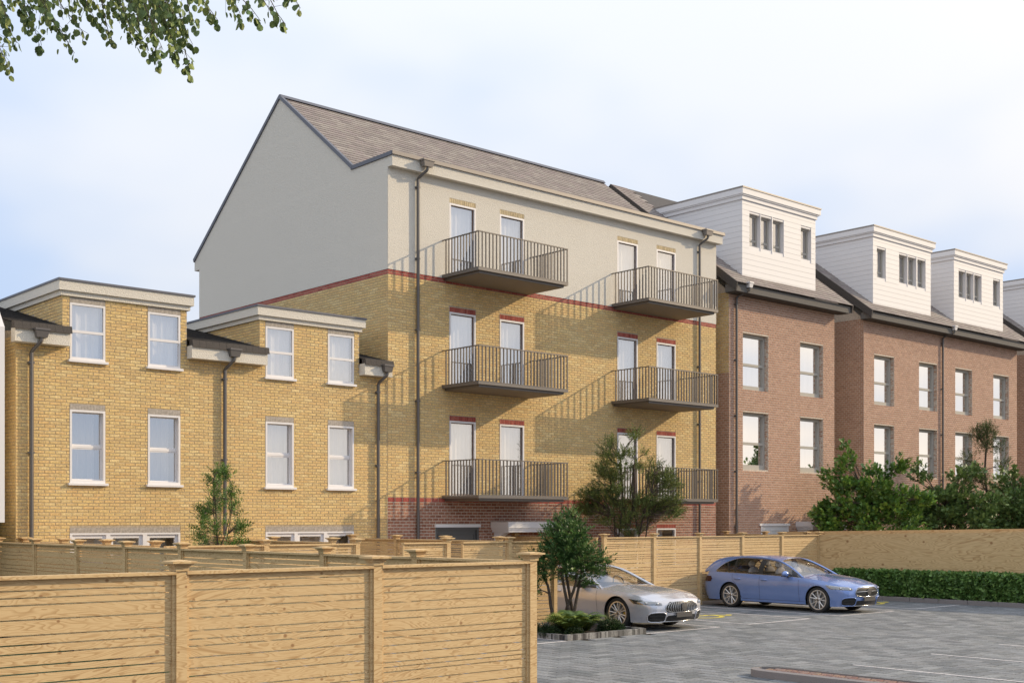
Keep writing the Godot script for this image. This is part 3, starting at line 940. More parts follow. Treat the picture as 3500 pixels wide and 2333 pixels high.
func red_house(label: String, left: float, right: float, dormers: Array, wins: Array, pipes: Array, sides: Array, low: Callable) -> void:
	var b := thing("red_brick_house", label, "house", P(left, 0, D0))
	var holes := []
	for x in wins:
		holes.append([x, x + 1.437, 6.925, 8.88, 0.19])
		holes.append([x, x + 1.437, 4.18, 6.16, 0.19])
	var o := P(0, 0, D0)
	var g := Geo.new()
	wall_sheet(g, o, Vector3.RIGHT, Vector3.BACK, left, right, 0.0, 10.3, holes)
	g.quad(P(left + 0.0075, 0, 35), P(left + 0.0075, 0, D0 + 0.0075), P(left + 0.0075, 10.3, D0 + 0.0075), P(left + 0.0075, 10.3, 35))
	g.quad(P(right - 0.012, 0, D0 + 0.012), P(right - 0.012, 0, 35), P(right - 0.012, 10.3, 35), P(right - 0.012, 10.3, D0 + 0.012))
	g.quad(P(left, 10.2, 35.5), P(left, 10.2, D0 + 0.012), P(left, 14.7, 31.25), P(left, 14.7, 31.3))
	g.quad(P(right, 0, 35), P(left, 0, 35), P(left, 10.4, 35), P(right, 10.4, 35))
	part(b, "wall", g, M.mortar_pale)
	var list := []
	lay(list, o, Vector3.RIGHT, Vector3.BACK, left, right, 0.0, 10.25, 0.193, 0.0826, RED, holes)
	for s in sides:
		lay(list, P(left, 0, 0), Vector3.BACK, Vector3.LEFT, -s[2], -D0, s[0], s[1], 0.193 if s[3] == RED else 0.242, 0.0826, s[3], [])
	# brick reveals on the right of every opening
	for h in holes:
		lay(list, P(h[1], 0, 0), Vector3.BACK, Vector3.LEFT, -D0 - 0.188, -D0 - 0.012, h[2], h[3], 0.193, 0.0826, RED, [])
	set_bricks(b, list)
	for h in holes:
		recessed_window(b, h[0], h[1], h[2], h[3])
	var rf := group_part(b, "roof", P(left, 10.4, D0))
	var e0 := D0 - 0.55
	var y0 := 10.42
	var r0 := left - 0.28
	var r1 := right + 0.42
	var slope := 0.765
	var dr := 31.3
	var yt := y0 + (dr - e0) * slope
	g = Geo.new()
	g.quad(P(r0, y0, e0), P(r1, y0, e0), P(r1, yt, dr), P(r0, yt, dr))
	g.quad(P(r1, y0, dr + 5.8), P(r0, y0, dr + 5.8), P(r0, yt, dr), P(r1, yt, dr))
	part(rf, "deck", g, M.roof_felt)
	var up := (P(0, yt, dr) - P(0, y0, e0)).normalized()
	var rise := P(0, yt, dr).distance_to(P(0, y0, e0))
	var clear := func(p: Vector3) -> bool:
		for x in dormers:
			if p.x > x + 0.05 and p.x < x + 4.3 and -p.z > D0 + 0.15:
				return false
		return true
	shingles(rf, P(r0, y0 + 0.006, e0), Vector3.RIGHT, up, r1 - r0, rise, 0.33, 0.19, TILE, clear)
	# barge board on the gable
	g = Geo.new()
	for s in [[r0, r0 + 0.06], [r1 - 0.06, r1]]:
		g = Geo.new()
		g.hexa([P(s[0], y0 - 0.27, e0 + 0.05), P(s[1], y0 - 0.27, e0 + 0.05), P(s[1], yt - 0.32, dr), P(s[0], yt - 0.32, dr), P(s[0], y0 - 0.003, e0), P(s[1], y0 - 0.003, e0), P(s[1], yt - 0.004, dr), P(s[0], yt - 0.004, dr)])
		part(rf, "barge_board", g, M.dark_speckled)
	g = Geo.new()
	g.box(r0 + 0.061, r1 - 0.061, 10.15, 10.405, D0 - 0.46, D0 - 0.004)
	part(rf, "eaves_box", g, M.speckled)
	g = Geo.new()
	g.box(left - 0.2, right + 0.2, 10.13, 10.149, D0 - 0.44, D0 - 0.004)
	part(rf, "soffit", g, M.dark_speckled)
	for k in dormers.size():
		dormer(b, dormers[k], absf(dormers[k] - 42.11) > 0.1)
	for x in pipes:
		downpipe(b, x, 10.5, 0.22, M.white_frame, M.pipe, 0.53)
	low.call(b)

func terrace_door(b: Node) -> void:
	var g := Geo.new()
	var w := group_part(b, "door", P(34.88, 0, D0))
	g.box(34.85, 36.62, 2.225, 2.30, D0 - 0.05, D0 - 0.004)
	g.box(34.93, 35.0, 0.0, 2.224, D0 - 0.03, D0 - 0.004)
	g.box(36.48, 36.55, 0.0, 2.224, D0 - 0.03, D0 - 0.004)
	part(w, "frame", g, M.white_frame)
	g = Geo.new()
	g.box(35.001, 36.479, 0.0, 2.224, D0 - 0.016, D0 - 0.004)
	for a in [[35.05, 35.42], [35.5, 36.4]]:
		frame_bars(g, a[0], a[1], 0.3, 2.1, 0.05, D0 - 0.028, D0 - 0.0165)
	part(w, "leaf", g, M.door_white)
	canopy(b, 37.017, 39.3)

# ---------------------------------------------------------------- fences
const SLATS := [0.080, 0.085, 0.048, 0.049, 0.095, 0.096, 0.057, 0.058, 0.117, 0.125, 0.073, 0.071, 0.096, 0.062, 0.085, 0.112, 0.075, 0.06, 0.10, 0.092, 0.07, 0.12, 0.064, 0.08]

func unit_box() -> ArrayMesh:
	if not brick_cache.has("unit"):
		var g := Geo.new()
		g.obox(Transform3D(), Vector3.ONE)
		brick_cache["unit"] = g.mesh()
	return brick_cache["unit"]

func cap_mesh() -> ArrayMesh:
	if not brick_cache.has("cap"):
		var g := Geo.new()
		for s in [[0.124, -0.085, -0.05], [0.15, -0.05, -0.032], [0.185, -0.032, -0.018], [0.228, -0.018, 0.0]]:
			g.box(-s[0] / 2, s[0] / 2, s[1], s[2] - 0.0005, -s[0] / 2, s[0] / 2)
		g.hexa([P(-0.11, 0.0, -0.11), P(0.11, 0.0, -0.11), P(0.11, 0.0, 0.11), P(-0.11, 0.0, 0.11), P(-0.02, 0.012, -0.02), P(0.02, 0.012, -0.02), P(0.02, 0.012, 0.02), P(-0.02, 0.012, 0.02)])
		brick_cache["cap"] = g.mesh()
	return brick_cache["cap"]

# posts stand at both ends and every step metres between; skip lists posts to leave out (they belong to the next run)
func fence(label: String, a: Vector2, b: Vector2, bays: int, group: String, skip := [], top := 1.964, slat_most := 24) -> Node3D:
	var f := thing("slat_fence", label, "fence", P(a.x, 0, a.y), group)
	var dir := (P(b.x, 0, b.y) - P(a.x, 0, a.y))
	var length := dir.length()
	dir = dir.normalized()
	var n := dir.cross(Vector3.UP)
	var basis := Basis(dir, Vector3.UP, n)
	var o := P(a.x, 0, a.y)
	var put := func(called: String, mid: Vector3, size: Vector3) -> MeshInstance3D:
		var q := part(f, called, unit_box(), M.wood, o + basis * mid)
		q.basis = basis * Basis.from_scale(size)
		return q
	var bay := length / bays
	for i in bays + 1:
		if skip.has(i):
			continue
		put.call("post", Vector3(i * bay, (top + 0.02) / 2, 0), Vector3(0.1, top + 0.02, 0.1))
		var cp := part(f, "post_cap", cap_mesh(), M.wood, o + basis * Vector3(i * bay, top + 0.088, 0))
		cp.basis = basis
	for i in bays:
		var x0 := i * bay + 0.0505
		var x1 := (i + 1) * bay - 0.0505
		var mid := (x0 + x1) / 2
		put.call("top_rail", Vector3(mid, top - 0.014, 0), Vector3(x1 - x0, 0.028, 0.11))
		for x in [x0 + 0.014, x1 - 0.014]:
			put.call("side_strip", Vector3(x, (top - 0.029) / 2, 0), Vector3(0.027, top - 0.029, 0.06))
		var y := top - 0.030
		for k in slat_most:
			var h: float = SLATS[(k + i * 5) % SLATS.size()]
			if y - h < 0.03:
				break
			var j := rng.randf_range(-0.002, 0.002)
			put.call("slat", Vector3(mid, y - (h - 0.013) / 2, j), Vector3(x1 - x0 - 0.056, h - 0.013, 0.018))
			y -= h
	return f

# ---------------------------------------------------------------- ground
func herringbone(parent: Node, x0: float, x1: float, d0: float, d1: float, keep: Callable) -> void:
	var s := 0.235
	var list := []
	var tones := [Color(0.205, 0.216, 0.226), Color(0.23, 0.242, 0.254), Color(0.182, 0.194, 0.205), Color(0.26, 0.27, 0.28), Color(0.148, 0.16, 0.17), Color(0.215, 0.223, 0.23)]
	var nx := int((x1 - x0) / s)
	var nd := int((d1 - d0) / s)
	for i in nx:
		for j in nd:
			var k := posmod(i - j, 4)
			var e := [0.0, 0.0, 0.0, 0.0]
			if k == 0:
				e = [x0 + i * s, x0 + (i + 2) * s, d0 + j * s, d0 + (j + 1) * s]
			elif k == 3:
				e = [x0 + i * s, x0 + (i + 1) * s, d0 + j * s, d0 + (j + 2) * s]
			else:
				continue
			var m := Vector2((e[0] + e[1]) / 2, (e[2] + e[3]) / 2)
			if keep.call(m.x, m.y):
				list.append([e, tones[rng.randi() % tones.size()] * rng.randf_range(0.94, 1.05), m.distance_to(Vector2(0, 0)) + (0.0 if in_view(m) else 100.0)])
	list.sort_custom(func(p, q): return p[2] < q[2])
	var g := Geo.new()
	var cache := {}
	for i in list.size():
		var e: Array = list[i][0]
		var c := P((e[0] + e[1]) / 2, 0, (e[2] + e[3]) / 2)
		var sz := Vector2(e[1] - e[0] - 0.013, e[3] - e[2] - 0.013)
		if i < 300:
			var key := "%s %s" % [list[i][1], sz]
			var o := Geo.new()
			paver(o, Vector3.ZERO, sz, list[i][1])
			part(parent, "paver", o, M.paver, c)
		else:
			paver(g, c, sz, list[i][1])
	tag(part(parent, "pavers", g, M.paver), "", "", "", "stuff")

func in_view(m: Vector2) -> bool:
	var v := 0.66675 * m.x + 0.74528 * m.y
	var r := 0.74528 * m.x - 0.66675 * m.y
	return v > 1.0 and r / v > 0.02 and r / v < 0.43 and 2.4 / v < 0.1345

func paver(g: Geo, c: Vector3, s: Vector2, col: Color) -> void:
	var t := rng.randf_range(-0.0015, 0.0015)
	var q := []
	for k in [[-0.022, 0.0, 0.0], [0.0, 0.006, t]]:
		for p in [[-1, 1], [1, 1], [1, -1], [-1, -1]]:
			q.append(c + Vector3(p[0] * (s.x / 2 - k[1]), k[0] + k[2], p[1] * (s.y / 2 - k[1])))
	g.quad(q[4], q[5], q[6], q[7], col)
	for i in 4:
		g.quad(q[i], q[(i + 1) % 4], q[(i + 1) % 4 + 4], q[i + 4], col)

# ---------------------------------------------------------------- plants
# a spray: leaves along a short twig; every leaf is two folded halves
func spray(count: int, length: float, leaf_l: float, leaf_w: float, lift: float, sd: int, round_leaf := false) -> ArrayMesh:
	var r := RandomNumberGenerator.new()
	r.seed = sd
	var g := Geo.new()
	for i in count:
		var t := (i + 0.5) / count
		var base := Vector3(r.randf_range(-0.02, 0.02) * length, -0.12 * length * t * t, length * (t - 0.35))
		var yaw := (1.0 if i % 2 else -1.0) * r.randf_range(0.5, 1.25)
		if i == count - 1:
			yaw = r.randf_range(-0.3, 0.3)
		var b := Basis.from_euler(Vector3(-lift + r.randf_range(-0.5, 0.5), yaw, r.randf_range(-0.7, 0.7)))
		leaf(g, Transform3D(b, base), leaf_l * r.randf_range(0.75, 1.2), leaf_w * r.randf_range(0.8, 1.15), round_leaf, r.randf_range(0.82, 1.12))
	return g.mesh()

func leaf(g: Geo, t: Transform3D, l: float, w: float, rounded: bool, tone: float) -> void:
	var c := Color(tone, tone, tone)
	var a := t * Vector3.ZERO
	var tip := t * Vector3(0, -0.06 * l, l)
	var mid := t * Vector3(0, 0.0, l * 0.5)
	if rounded:
		for s in [-1.0, 1.0]:
			var p := t * Vector3(s * w * 0.38, w * 0.07, l * 0.14)
			var q := t * Vector3(s * w * 0.5, w * 0.10, l * 0.5)
			var e := t * Vector3(s * w * 0.30, w * 0.05, l * 0.86)
			if s > 0:
				g.quad(a, p, q, mid, c); g.quad(mid, q, e, tip, c)
			else:
				g.quad(a, mid, q, p, c); g.quad(mid, tip, e, q, c)
	else:
		for s in [-1.0, 1.0]:
			var q := t * Vector3(s * w * 0.5, w * 0.14, l * 0.45)
			if s > 0:
				g.quad(a, q, tip, mid, c)
			else:
				g.quad(a, mid, tip, q, c)

# jagged leaf like a maple's: five points
func lobed_spray(count: int, length: float, size: float, sd: int) -> ArrayMesh:
	var r := RandomNumberGenerator.new()
	r.seed = sd
	var g := Geo.new()
	for i in count:
		var t := (i + 0.5) / count
		var base := Vector3(r.randf_range(-0.25, 0.25) * length, r.randf_range(-0.12, 0.12) * length, length * (t - 0.4))
		var b := Basis.from_euler(Vector3(r.randf_range(-0.2, 0.9), r.randf_range(-1.6, 1.6), r.randf_range(-0.6, 0.6)))
		var tr := Transform3D(b, base)
		var s := size * r.randf_range(0.7, 1.15)
		var tone := r.randf_range(0.8, 1.15)
		var c := Color(tone, tone, tone)
		var ctr := tr * Vector3(0, 0, s * 0.35)
		var ring := []
		for p in [[0.0, 0.0], [0.33, 0.02], [0.5, 0.18], [0.22, 0.34], [0.52, 0.62], [0.2, 0.62], [0.0, 1.0], [-0.2, 0.62], [-0.52, 0.62], [-0.22, 0.34], [-0.5, 0.18], [-0.33, 0.02]]:
			ring.append(tr * Vector3(p[0] * s, absf(p[0]) * 0.16 * s - 0.05 * p[1] * s, p[1] * s))
		for k in range(0, 12, 2):
			g.quad(ctr, ring[k], ring[k + 1], ring[(k + 2) % 12], c)
	return g.mesh()

func scatter(parent: Node, called: String, mesh: Mesh, mat_: Material, ts: Array, cols: Array) -> MultiMeshInstance3D:
	var mm := MultiMesh.new()
	mm.transform_format = MultiMesh.TRANSFORM_3D
	mm.use_colors = true
	mm.mesh = mesh
	mm.instance_count = ts.size()
	var off := origin_of(parent)
	for i in ts.size():
		var t: Transform3D = ts[i]
		t.origin -= off
		mm.set_instance_transform(i, t)
		mm.set_instance_color(i, cols[i])
	var o := MultiMeshInstance3D.new()
	o.name = called
	o.multimesh = mm
	o.material_override = mat_
	parent.add_child(o, true)
	return o

func rnd_dir() -> Vector3:
	var z := rng.randf_range(-1, 1)
	var a := rng.randf() * TAU
	return Vector3(sqrt(1 - z * z) * cos(a), z, sqrt(1 - z * z) * sin(a))

func facing(dir: Vector3, roll: float) -> Basis:
	var z := dir.normalized()
	var x := Vector3.UP.cross(z)
	x = Vector3.RIGHT if x.length() < 0.05 else x.normalized()
	var y := z.cross(x)
	return Basis(x, y, z).rotated(z, roll)

func bend(a: Vector3, b: Vector3, up: float, wob: float) -> Array:
	var out := []
	var k := 6
	var w := rnd_dir() * wob * a.distance_to(b)
	for i in k + 1:
		var t := float(i) / k
		out.append(a.lerp(b, t) + Vector3.UP * up * sin(t * PI) + w * sin(t * PI * 1.7))
	return out

# a tree from lobes of foliage: [centre offset, radii]; limbs run from the stem to every lobe and twigs through it
func tree(called: String, label: String, category: String, group: String, at: Vector3, stems: Array, lobes: Array, sprays: Array, per: float, cols: Array, trunk_r: float, leaf_mat: Material, outward := 0.6, up_bias := 0.25) -> Node3D:
	var t := thing(called, label, category, at, group)
	var g := Geo.new()
	var tops := []
	for s in stems:
		var pts := bend(at + s[0], at + s[1], 0.0, 0.06)
		var rad := []
		for i in pts.size():
			rad.append(lerpf(s[2], s[2] * 0.55, float(i) / (pts.size() - 1)))
		g.tube(pts, rad, 8)
		tops.append(pts)
	part(t, "trunk", g, M.bark)
	g = Geo.new()
	var ts := []
	for k in sprays.size():
		ts.append([])
	var cs := []
	for k in sprays.size():
		cs.append([])
	for lb in lobes:
		var c: Vector3 = at + lb[0]
		var rad: Vector3 = lb[1]
		# limb from the nearest point on a stem
		var best := Vector3.ZERO
		var bd := 1e9
		for pts in tops:
			for i in range(1, pts.size()):
				var p: Vector3 = pts[i]
				var dd := p.distance_to(c) + maxf(0.0, p.y - c.y) * 3.0
				if dd < bd:
					bd = dd; best = p
		var limb := bend(best, c, 0.05, 0.08)
		var lr := []
		for i in limb.size():
			lr.append(lerpf(trunk_r * 0.42, 0.008, float(i) / (limb.size() - 1)))
		g.tube(limb, lr, 5)
		var vol := rad.x * rad.y * rad.z
		var many := int(per * pow(vol, 0.72))
		for i in many:
			var d := rnd_dir()
			var q := pow(rng.randf(), 0.42)
			var p := c + Vector3(d.x * rad.x, d.y * rad.y, d.z * rad.z) * q
			if i % 9 == 0:
				var inner: Vector3 = limb[3 + rng.randi() % 4]
				g.tube([inner, inner.lerp(p, 0.5) + Vector3.UP * 0.03, p], [0.008, 0.005, 0.003], 3, Color.WHITE, false)
			var out := (p - (at + Vector3.UP * (c.y - at.y) * 0.7)).normalized()
			var dir := (out * outward + d * 0.55 + Vector3.UP * up_bias + rnd_dir() * 0.35).normalized()
			var k := rng.randi() % sprays.size()
			ts[k].append(Transform3D(facing(dir, rng.randf_range(-0.7, 0.7)).scaled(Vector3.ONE * rng.randf_range(0.75, 1.2)), p))
			var col: Color = cols[rng.randi() % cols.size()]
			cs[k].append(col * rng.randf_range(0.8, 1.2))
	part(t, "branches", g, M.twig)
	var crown := group_part(t, "crown", at)
	for k in sprays.size():
		tag(scatter(crown, "leaves", sprays[k], leaf_mat, ts[k], cs[k]), "", "", "", "stuff")
	return t

func fern(label: String, at: Vector3, n: int, r: float, h: float, cols: Array, group: String) -> void:
	var t := thing("fern", label, "fern", at, group)
	var g := Geo.new()
	for i in n:
		var a := TAU * i / n + rng.randf_range(-0.25, 0.25)
		var out := Vector3(cos(a), 0, sin(a))
		var len := r * rng.randf_range(0.7, 1.15)
		var hh := h * rng.randf_range(0.75, 1.2)
		var col: Color = cols[rng.randi() % cols.size()] * rng.randf_range(0.8, 1.2)
		var side := out.cross(Vector3.UP)
		var prev := at
		var steps := 14
		for k in range(1, steps + 1):
			var s := float(k) / steps
			var p := at + out * len * s + Vector3.UP * hh * (1.9 * s - 1.25 * s * s)
			var dir := (p - prev).normalized()
			var w := len * 0.26 * sin(PI * minf(1.0, s * 0.92 + 0.10)) + 0.008
			for sg in [-1.0, 1.0]:
				var tip: Vector3 = p + side * sg * w + dir * w * 0.35 - Vector3.UP * w * 0.25
				g.tri(prev, p, tip, col)
			prev = p
	part(t, "fronds", g, M.leaf)

func tuft(called: String, label: String, category: String, at: Vector3, n: int, h: float, spread: float, w: float, cols: Array, group := "") -> void:
	var t := thing(called, label, category, at, group)
	var g := Geo.new()
	for i in n:
		var a := rng.randf() * TAU
		var out := Vector3(cos(a), 0, sin(a)) * spread * rng.randf_range(0.2, 1.0)
		var hh := h * rng.randf_range(0.6, 1.1)
		var base := at + out * 0.25 * rng.randf()
		var side := out.cross(Vector3.UP).normalized() * w
		var col: Color = cols[rng.randi() % cols.size()] * rng.randf_range(0.8, 1.2)
		var prev := base
		var pw := 1.0
		for k in range(1, 5):
			var s := k / 4.0
			var p := base + out * s * s + Vector3.UP * hh * (1.35 * s - 0.4 * s * s)
			var nw := 1.0 - s * 0.95
			g.quad(prev - side * pw, prev + side * pw, p + side * nw, p - side * nw, col)
			prev = p; pw = nw
	part(t, "blades", g, M.leaf)

func cushion(label: String, at: Vector3, r: Vector3, cols: Array, many: int) -> void:
	var t := thing("low_shrub", label, "shrub", at, "low shrubs in the planting bed")
	var ts := []
	var cs := []
	for i in many:
		var d := rnd_dir()
		d.y = absf(d.y)
		var q := pow(rng.randf(), 0.3)
		var p := at + Vector3(d.x * r.x, d.y * r.y, d.z * r.z) * q
		ts.append(Transform3D(facing(d + Vector3.UP * 0.4, rng.randf() * TAU).scaled(Vector3.ONE * rng.randf_range(0.8, 1.3)), p))
		cs.append(cols[rng.randi() % cols.size()] * rng.randf_range(0.7, 1.2))
	tag(scatter(t, "foliage", spray(6, 0.06, 0.026, 0.016, 0.3, 71), M.leaf, ts, cs), "", "", "", "stuff")
	var g := Geo.new()
	for i in 9:
		var a := TAU * i / 9.0
		g.tube([at, at + Vector3(cos(a) * r.x * 0.5, r.y * 0.7, sin(a) * r.z * 0.5)], [0.01, 0.004], 4)
	part(t, "stems", g, M.twig)

func hedge() -> void:
	var t := thing("clipped_hedge", "long clipped green hedge behind the granite kerb of the car park", "hedge", P(33.3, 0.1, 16.0))
	var ts := []
	var cs := []
	var cols := [Color(0.105, 0.20, 0.045), Color(0.13, 0.24, 0.055), Color(0.08, 0.16, 0.036), Color(0.17, 0.28, 0.065)]
	var g := Geo.new()
	var d := 10.5
	while d < 22.2:
		var depth := minf(0.82, (33.15 + (22.45 - d) * 0.142) - 33.02 - 0.12)
		var x0 := 33.04
		if depth > 0.1:
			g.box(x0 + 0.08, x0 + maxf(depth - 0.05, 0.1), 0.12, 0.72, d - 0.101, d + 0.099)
			for i in 190:
				var u := rng.randf()
				var p: Vector3
				var n: Vector3
				if u < 0.62:
					p = P(x0 + rng.randf_range(-0.03, 0.09), 0.16 + 0.65 * rng.randf(), d + rng.randf_range(-0.1, 0.1)); n = Vector3(-1, 0.25, 0)
				else:
					p = P(x0 + depth * rng.randf(), 0.74 + rng.randf_range(-0.02, 0.09), d + rng.randf_range(-0.1, 0.1)); n = Vector3(-0.2, 1, 0)
				ts.append(Transform3D(facing(n + rnd_dir() * 0.75, rng.randf() * TAU).scaled(Vector3.ONE * rng.randf_range(0.8, 1.3)), p))
				cs.append(cols[rng.randi() % cols.size()] * rng.randf_range(0.75, 1.2))
		d += 0.2
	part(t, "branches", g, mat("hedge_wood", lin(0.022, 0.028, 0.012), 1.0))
	tag(scatter(t, "leaves", spray(4, 0.09, 0.105, 0.09, 0.5, 81, true), M.leaf, ts, cs), "", "", "", "stuff")

# branches that hang into the picture from a tree standing in the garden, left of the view
func overhanging_tree() -> void:
	var at := P(1.1, 0, 12.4)
	var t := thing("birch_tree", "tall birch whose leafy branches hang down in front of the sky", "tree", at)
	var g := Geo.new()
	g.tube([at, at + Vector3(0.1, 2.5, 0.1), at + Vector3(0.3, 5.0, 0.3), at + Vector3(0.5, 7.5, 0.5), at + Vector3(0.8, 9.5, 0.8)], [0.17, 0.14, 0.11, 0.075, 0.03], 10)
	part(t, "trunk", g, M.bark)
	var twigs := Geo.new()
	var ts := []
	var cs := []
	var cols := [Color(0.17, 0.23, 0.06), Color(0.12, 0.18, 0.055), Color(0.23, 0.28, 0.075), Color(0.13, 0.19, 0.07)]
	# in view coordinates: r to the right, h above the eye, at v metres ahead
	var place := func(r: float, h: float, v: float) -> Vector3: return P(0.74528 * r + 0.66675 * v, EYE + h, -0.66675 * r + 0.74528 * v)
	# [picture position of the end of a hanging branch, length of it]
	var ends := [[20, 240, 0.55], [60, 150, 0.7], [130, 160, 0.65], [250, 170, 0.6], [205, 100, 0.6], [285, 140, 0.45], [390, 135, 0.6], [440, 120, 0.55], [500, 190, 0.75], [560, 170, 0.8], [600, 130, 0.7], [640, 262, 1.0], [660, 165, 0.7], [620, 205, 0.8], [545, 205, 0.7], [680, 115, 0.6], [745, 70, 0.5], [820, 62, 0.4], [880, 70, 0.45], [980, 72, 0.5], [1025, 35, 0.4], [330, 60, 0.5], [30, 60, 0.5], [100, 90, 0.6], [170, 60, 0.5], [470, 60, 0.6], [540, 90, 0.6], [600, 60, 0.6], [5, 215, 0.5], [420, 50, 0.4], [720, 40, 0.4], [930, 40, 0.4], [75, 40, 0.5], [270, 30, 0.4], [515, 130, 0.7], [575, 110, 0.7], [640, 90, 0.7], [480, 110, 0.6]]
	var hub := at + Vector3(0.5, 7.0, 0.4)
	for e in ends:
		var v := rng.randf_range(9.2, 10.8)
		var tip: Vector3 = place.call((e[0] - 1750.0) / 4169.0 * v, (1779.6 - e[1]) / 4169.0 * v, v)
		var top: Vector3 = place.call((e[0] - 1750.0 - rng.randf_range(60, 190)) / 4169.0 * v, (1779.6 - e[1]) / 4169.0 * v + e[2], v + rng.randf_range(-0.2, 0.2))
		var limb := bend(hub, top, 0.5, 0.04)
		twigs.tube(limb, [0.03, 0.026, 0.022, 0.018, 0.014, 0.011, 0.008], 5)
		var hang := bend(top, tip, 0.03, 0.05)
		twigs.tube(hang, [0.006, 0.0055, 0.005, 0.0045, 0.004, 0.003, 0.002], 4)
		var k := int(66.0 * e[2]) + 8
		for i in k:
			var s := pow(rng.randf(), 0.8)
			var a: Vector3 = hang[mini(int(s * 6.0), 5)].lerp(hang[mini(int(s * 6.0), 5) + 1], s * 6.0 - floor(s * 6.0))
			var wide := 0.34 * (1.08 - s)
			var p := a + rnd_dir() * wide * rng.randf() + Vector3(0, -0.03, 0)
			if rng.randf() < 0.35:
				twigs.tube([a, p], [0.002, 0.0015], 3, Color.WHITE, false)
			ts.append(Transform3D(facing(Vector3(rng.randf_range(-0.5, 0.5), -1.0, rng.randf_range(-0.5, 0.5)), rng.randf() * TAU).scaled(Vector3.ONE * rng.randf_range(0.7, 1.25)), p))
			cs.append(cols[rng.randi() % cols.size()] * rng.randf_range(0.75, 1.3))
	# the rest of the crown, above the picture
	for i in 1500:
		var d := rnd_dir()
		var p := hub + Vector3(1.0, 2.0, 0.2) + Vector3(d.x * 3.2, d.y * 1.6, d.z * 2.6) * pow(rng.randf(), 0.4)
		ts.append(Transform3D(facing(rnd_dir() + Vector3.DOWN, rng.randf() * TAU), p))
		cs.append(cols[rng.randi() % cols.size()])
	part(t, "branches", twigs, M.twig)
	var one := Geo.new()
	leaf(one, Transform3D(), 0.054, 0.047, true, 1.0)
	tag(scatter(t, "leaves", one.mesh(), M.leaf_matt, ts, cs), "", "", "", "stuff")

# ---------------------------------------------------------------- cars
func cur(a: Array, x: float) -> float:
	# smooth curve through [x, y] pairs
	var k := a.size()
	if x <= a[0][0]: return a[0][1]
	if x >= a[k - 1][0]: return a[k - 1][1]
	var i := 0
	while x > a[i + 1][0]: i += 1
	var h: float = a[i + 1][0] - a[i][0]
	var s: float = (a[i + 1][1] - a[i][1]) / h
	var m0: float = s if i == 0 else ((a[i][1] - a[i - 1][1]) / (a[i][0] - a[i - 1][0]) + s) / 2
	var m1: float = s if i + 2 >= k else (s + (a[i + 2][1] - a[i + 1][1]) / (a[i + 2][0] - a[i + 1][0])) / 2
	var t: float = (x - a[i][0]) / h
	return (2 * t * t * t - 3 * t * t + 1) * a[i][1] + (t * t * t - 2 * t * t + t) * h * m0 + (-2 * t * t * t + 3 * t * t) * a[i + 1][1] + (t * t * t - t * t) * h * m1

class Car:
	var host
	var S: Dictionary
	func halfw(s: float, y: float) -> float:
		var ys: float = host.cur(S.ys, s)
		var t := clampf((y - 0.2) / maxf(ys - 0.2, 0.1), 0.0, 1.0)
		return host.cur(S.wp, s) * host.cur([[0.0, 0.945], [0.12, 0.955], [0.2, 0.968], [0.45, 0.985], [0.68, 1.0], [0.82, 0.992], [1.0, 0.945]], t)
	# moves a raw body point to its place: nose and tail are bowed in plan and raked in profile
	func place(x: float, y: float, s: float, w: float) -> Vector3:
		var u := clampf(absf(x) / maxf(w, 0.01), 0.0, 1.0)
		var fb := pow(clampf(1.0 - s / 0.7, 0.0, 1.0), 2.0)
		var rb := pow(clampf(1.0 - (S.L - s) / 0.6, 0.0, 1.0), 2.0)
		var q: float = s + fb * (host.cur(S.lean, y) - 0.13 * (1.0 - u * u)) - rb * (host.cur(S.tail, y) - 0.10 * (1.0 - u * u))
		return Vector3(x, y, -q)
	func side(s: float, y: float, sg: float, out := 0.0) -> Vector3:
		var w := halfw(s, y)
		var p := place(w * sg, y, s, w)
		if out != 0.0:
			var e := 0.02
			var a := place(halfw(s + e, y) * sg, y, s + e, halfw(s + e, y))
			var b := place(halfw(s, y + e) * sg, y + e, s, halfw(s, y + e))
			var n := (a - p).cross(b - p).normalized()
			if n.x * sg < 0.0: n = -n
			p += n * out
		return p
	func front(x: float, y: float, out := 0.0) -> Vector3:
		var w := halfw(0.0, y)
		return place(x, y, 0.0, w) + Vector3(0, 0, out)
	# a walk round the front corner: t = 0 at x0 on the face, 1 at s1 on the wing
	func corner(t: float, y: float, x0: float, s1: float, sg: float, out: float) -> Vector3:
		var w := halfw(0.0, y)
		if t < 0.4:
			var p := front(lerpf(x0, w, t / 0.4) * sg, y)
			return p + Vector3(sg * out * (0.3 + t), 0, out)
		return side(lerpf(0.0, s1, (t - 0.4) / 0.6), y, sg, out)
	func low(s: float) -> float:
		var y: float = S.sill
		if s < S.wheels[0]: y = host.cur([[0.0, 0.19], [0.5, 0.175]], s)
		for c in S.wheels:
			if absf(s - c) < S.arch:
				y = maxf(y, S.R + sqrt(S.arch * S.arch - (s - c) * (s - c)))
		return y
	func stations() -> Array:
		var out := []
		var s := 0.0
		while s < S.L:
			out.append(s)
			s += 0.03 if s < 0.3 else 0.07
		out.append(S.L)
		for c in S.wheels:
			for k in 25:
				out.append(c - S.arch * cos(PI * k / 24.0) * 0.9995)
			out.append(c - S.arch * 1.001); out.append(c + S.arch * 1.001)
		out.sort()
		return out

func ellipsoid(g: Geo, c: Vector3, r: Vector3, n := 10, col := Color.WHITE) -> void:
	var rows := []
	for i in n + 1:
		var a := PI * i / n
		var row := []
		for j in n * 2 + 1:
			var b := TAU * j / (n * 2)
			row.append(c + Vector3(sin(a) * cos(b) * r.x, cos(a) * r.y, sin(a) * sin(b) * r.z))
		rows.append(row)
	g.sheet(rows, false, col)

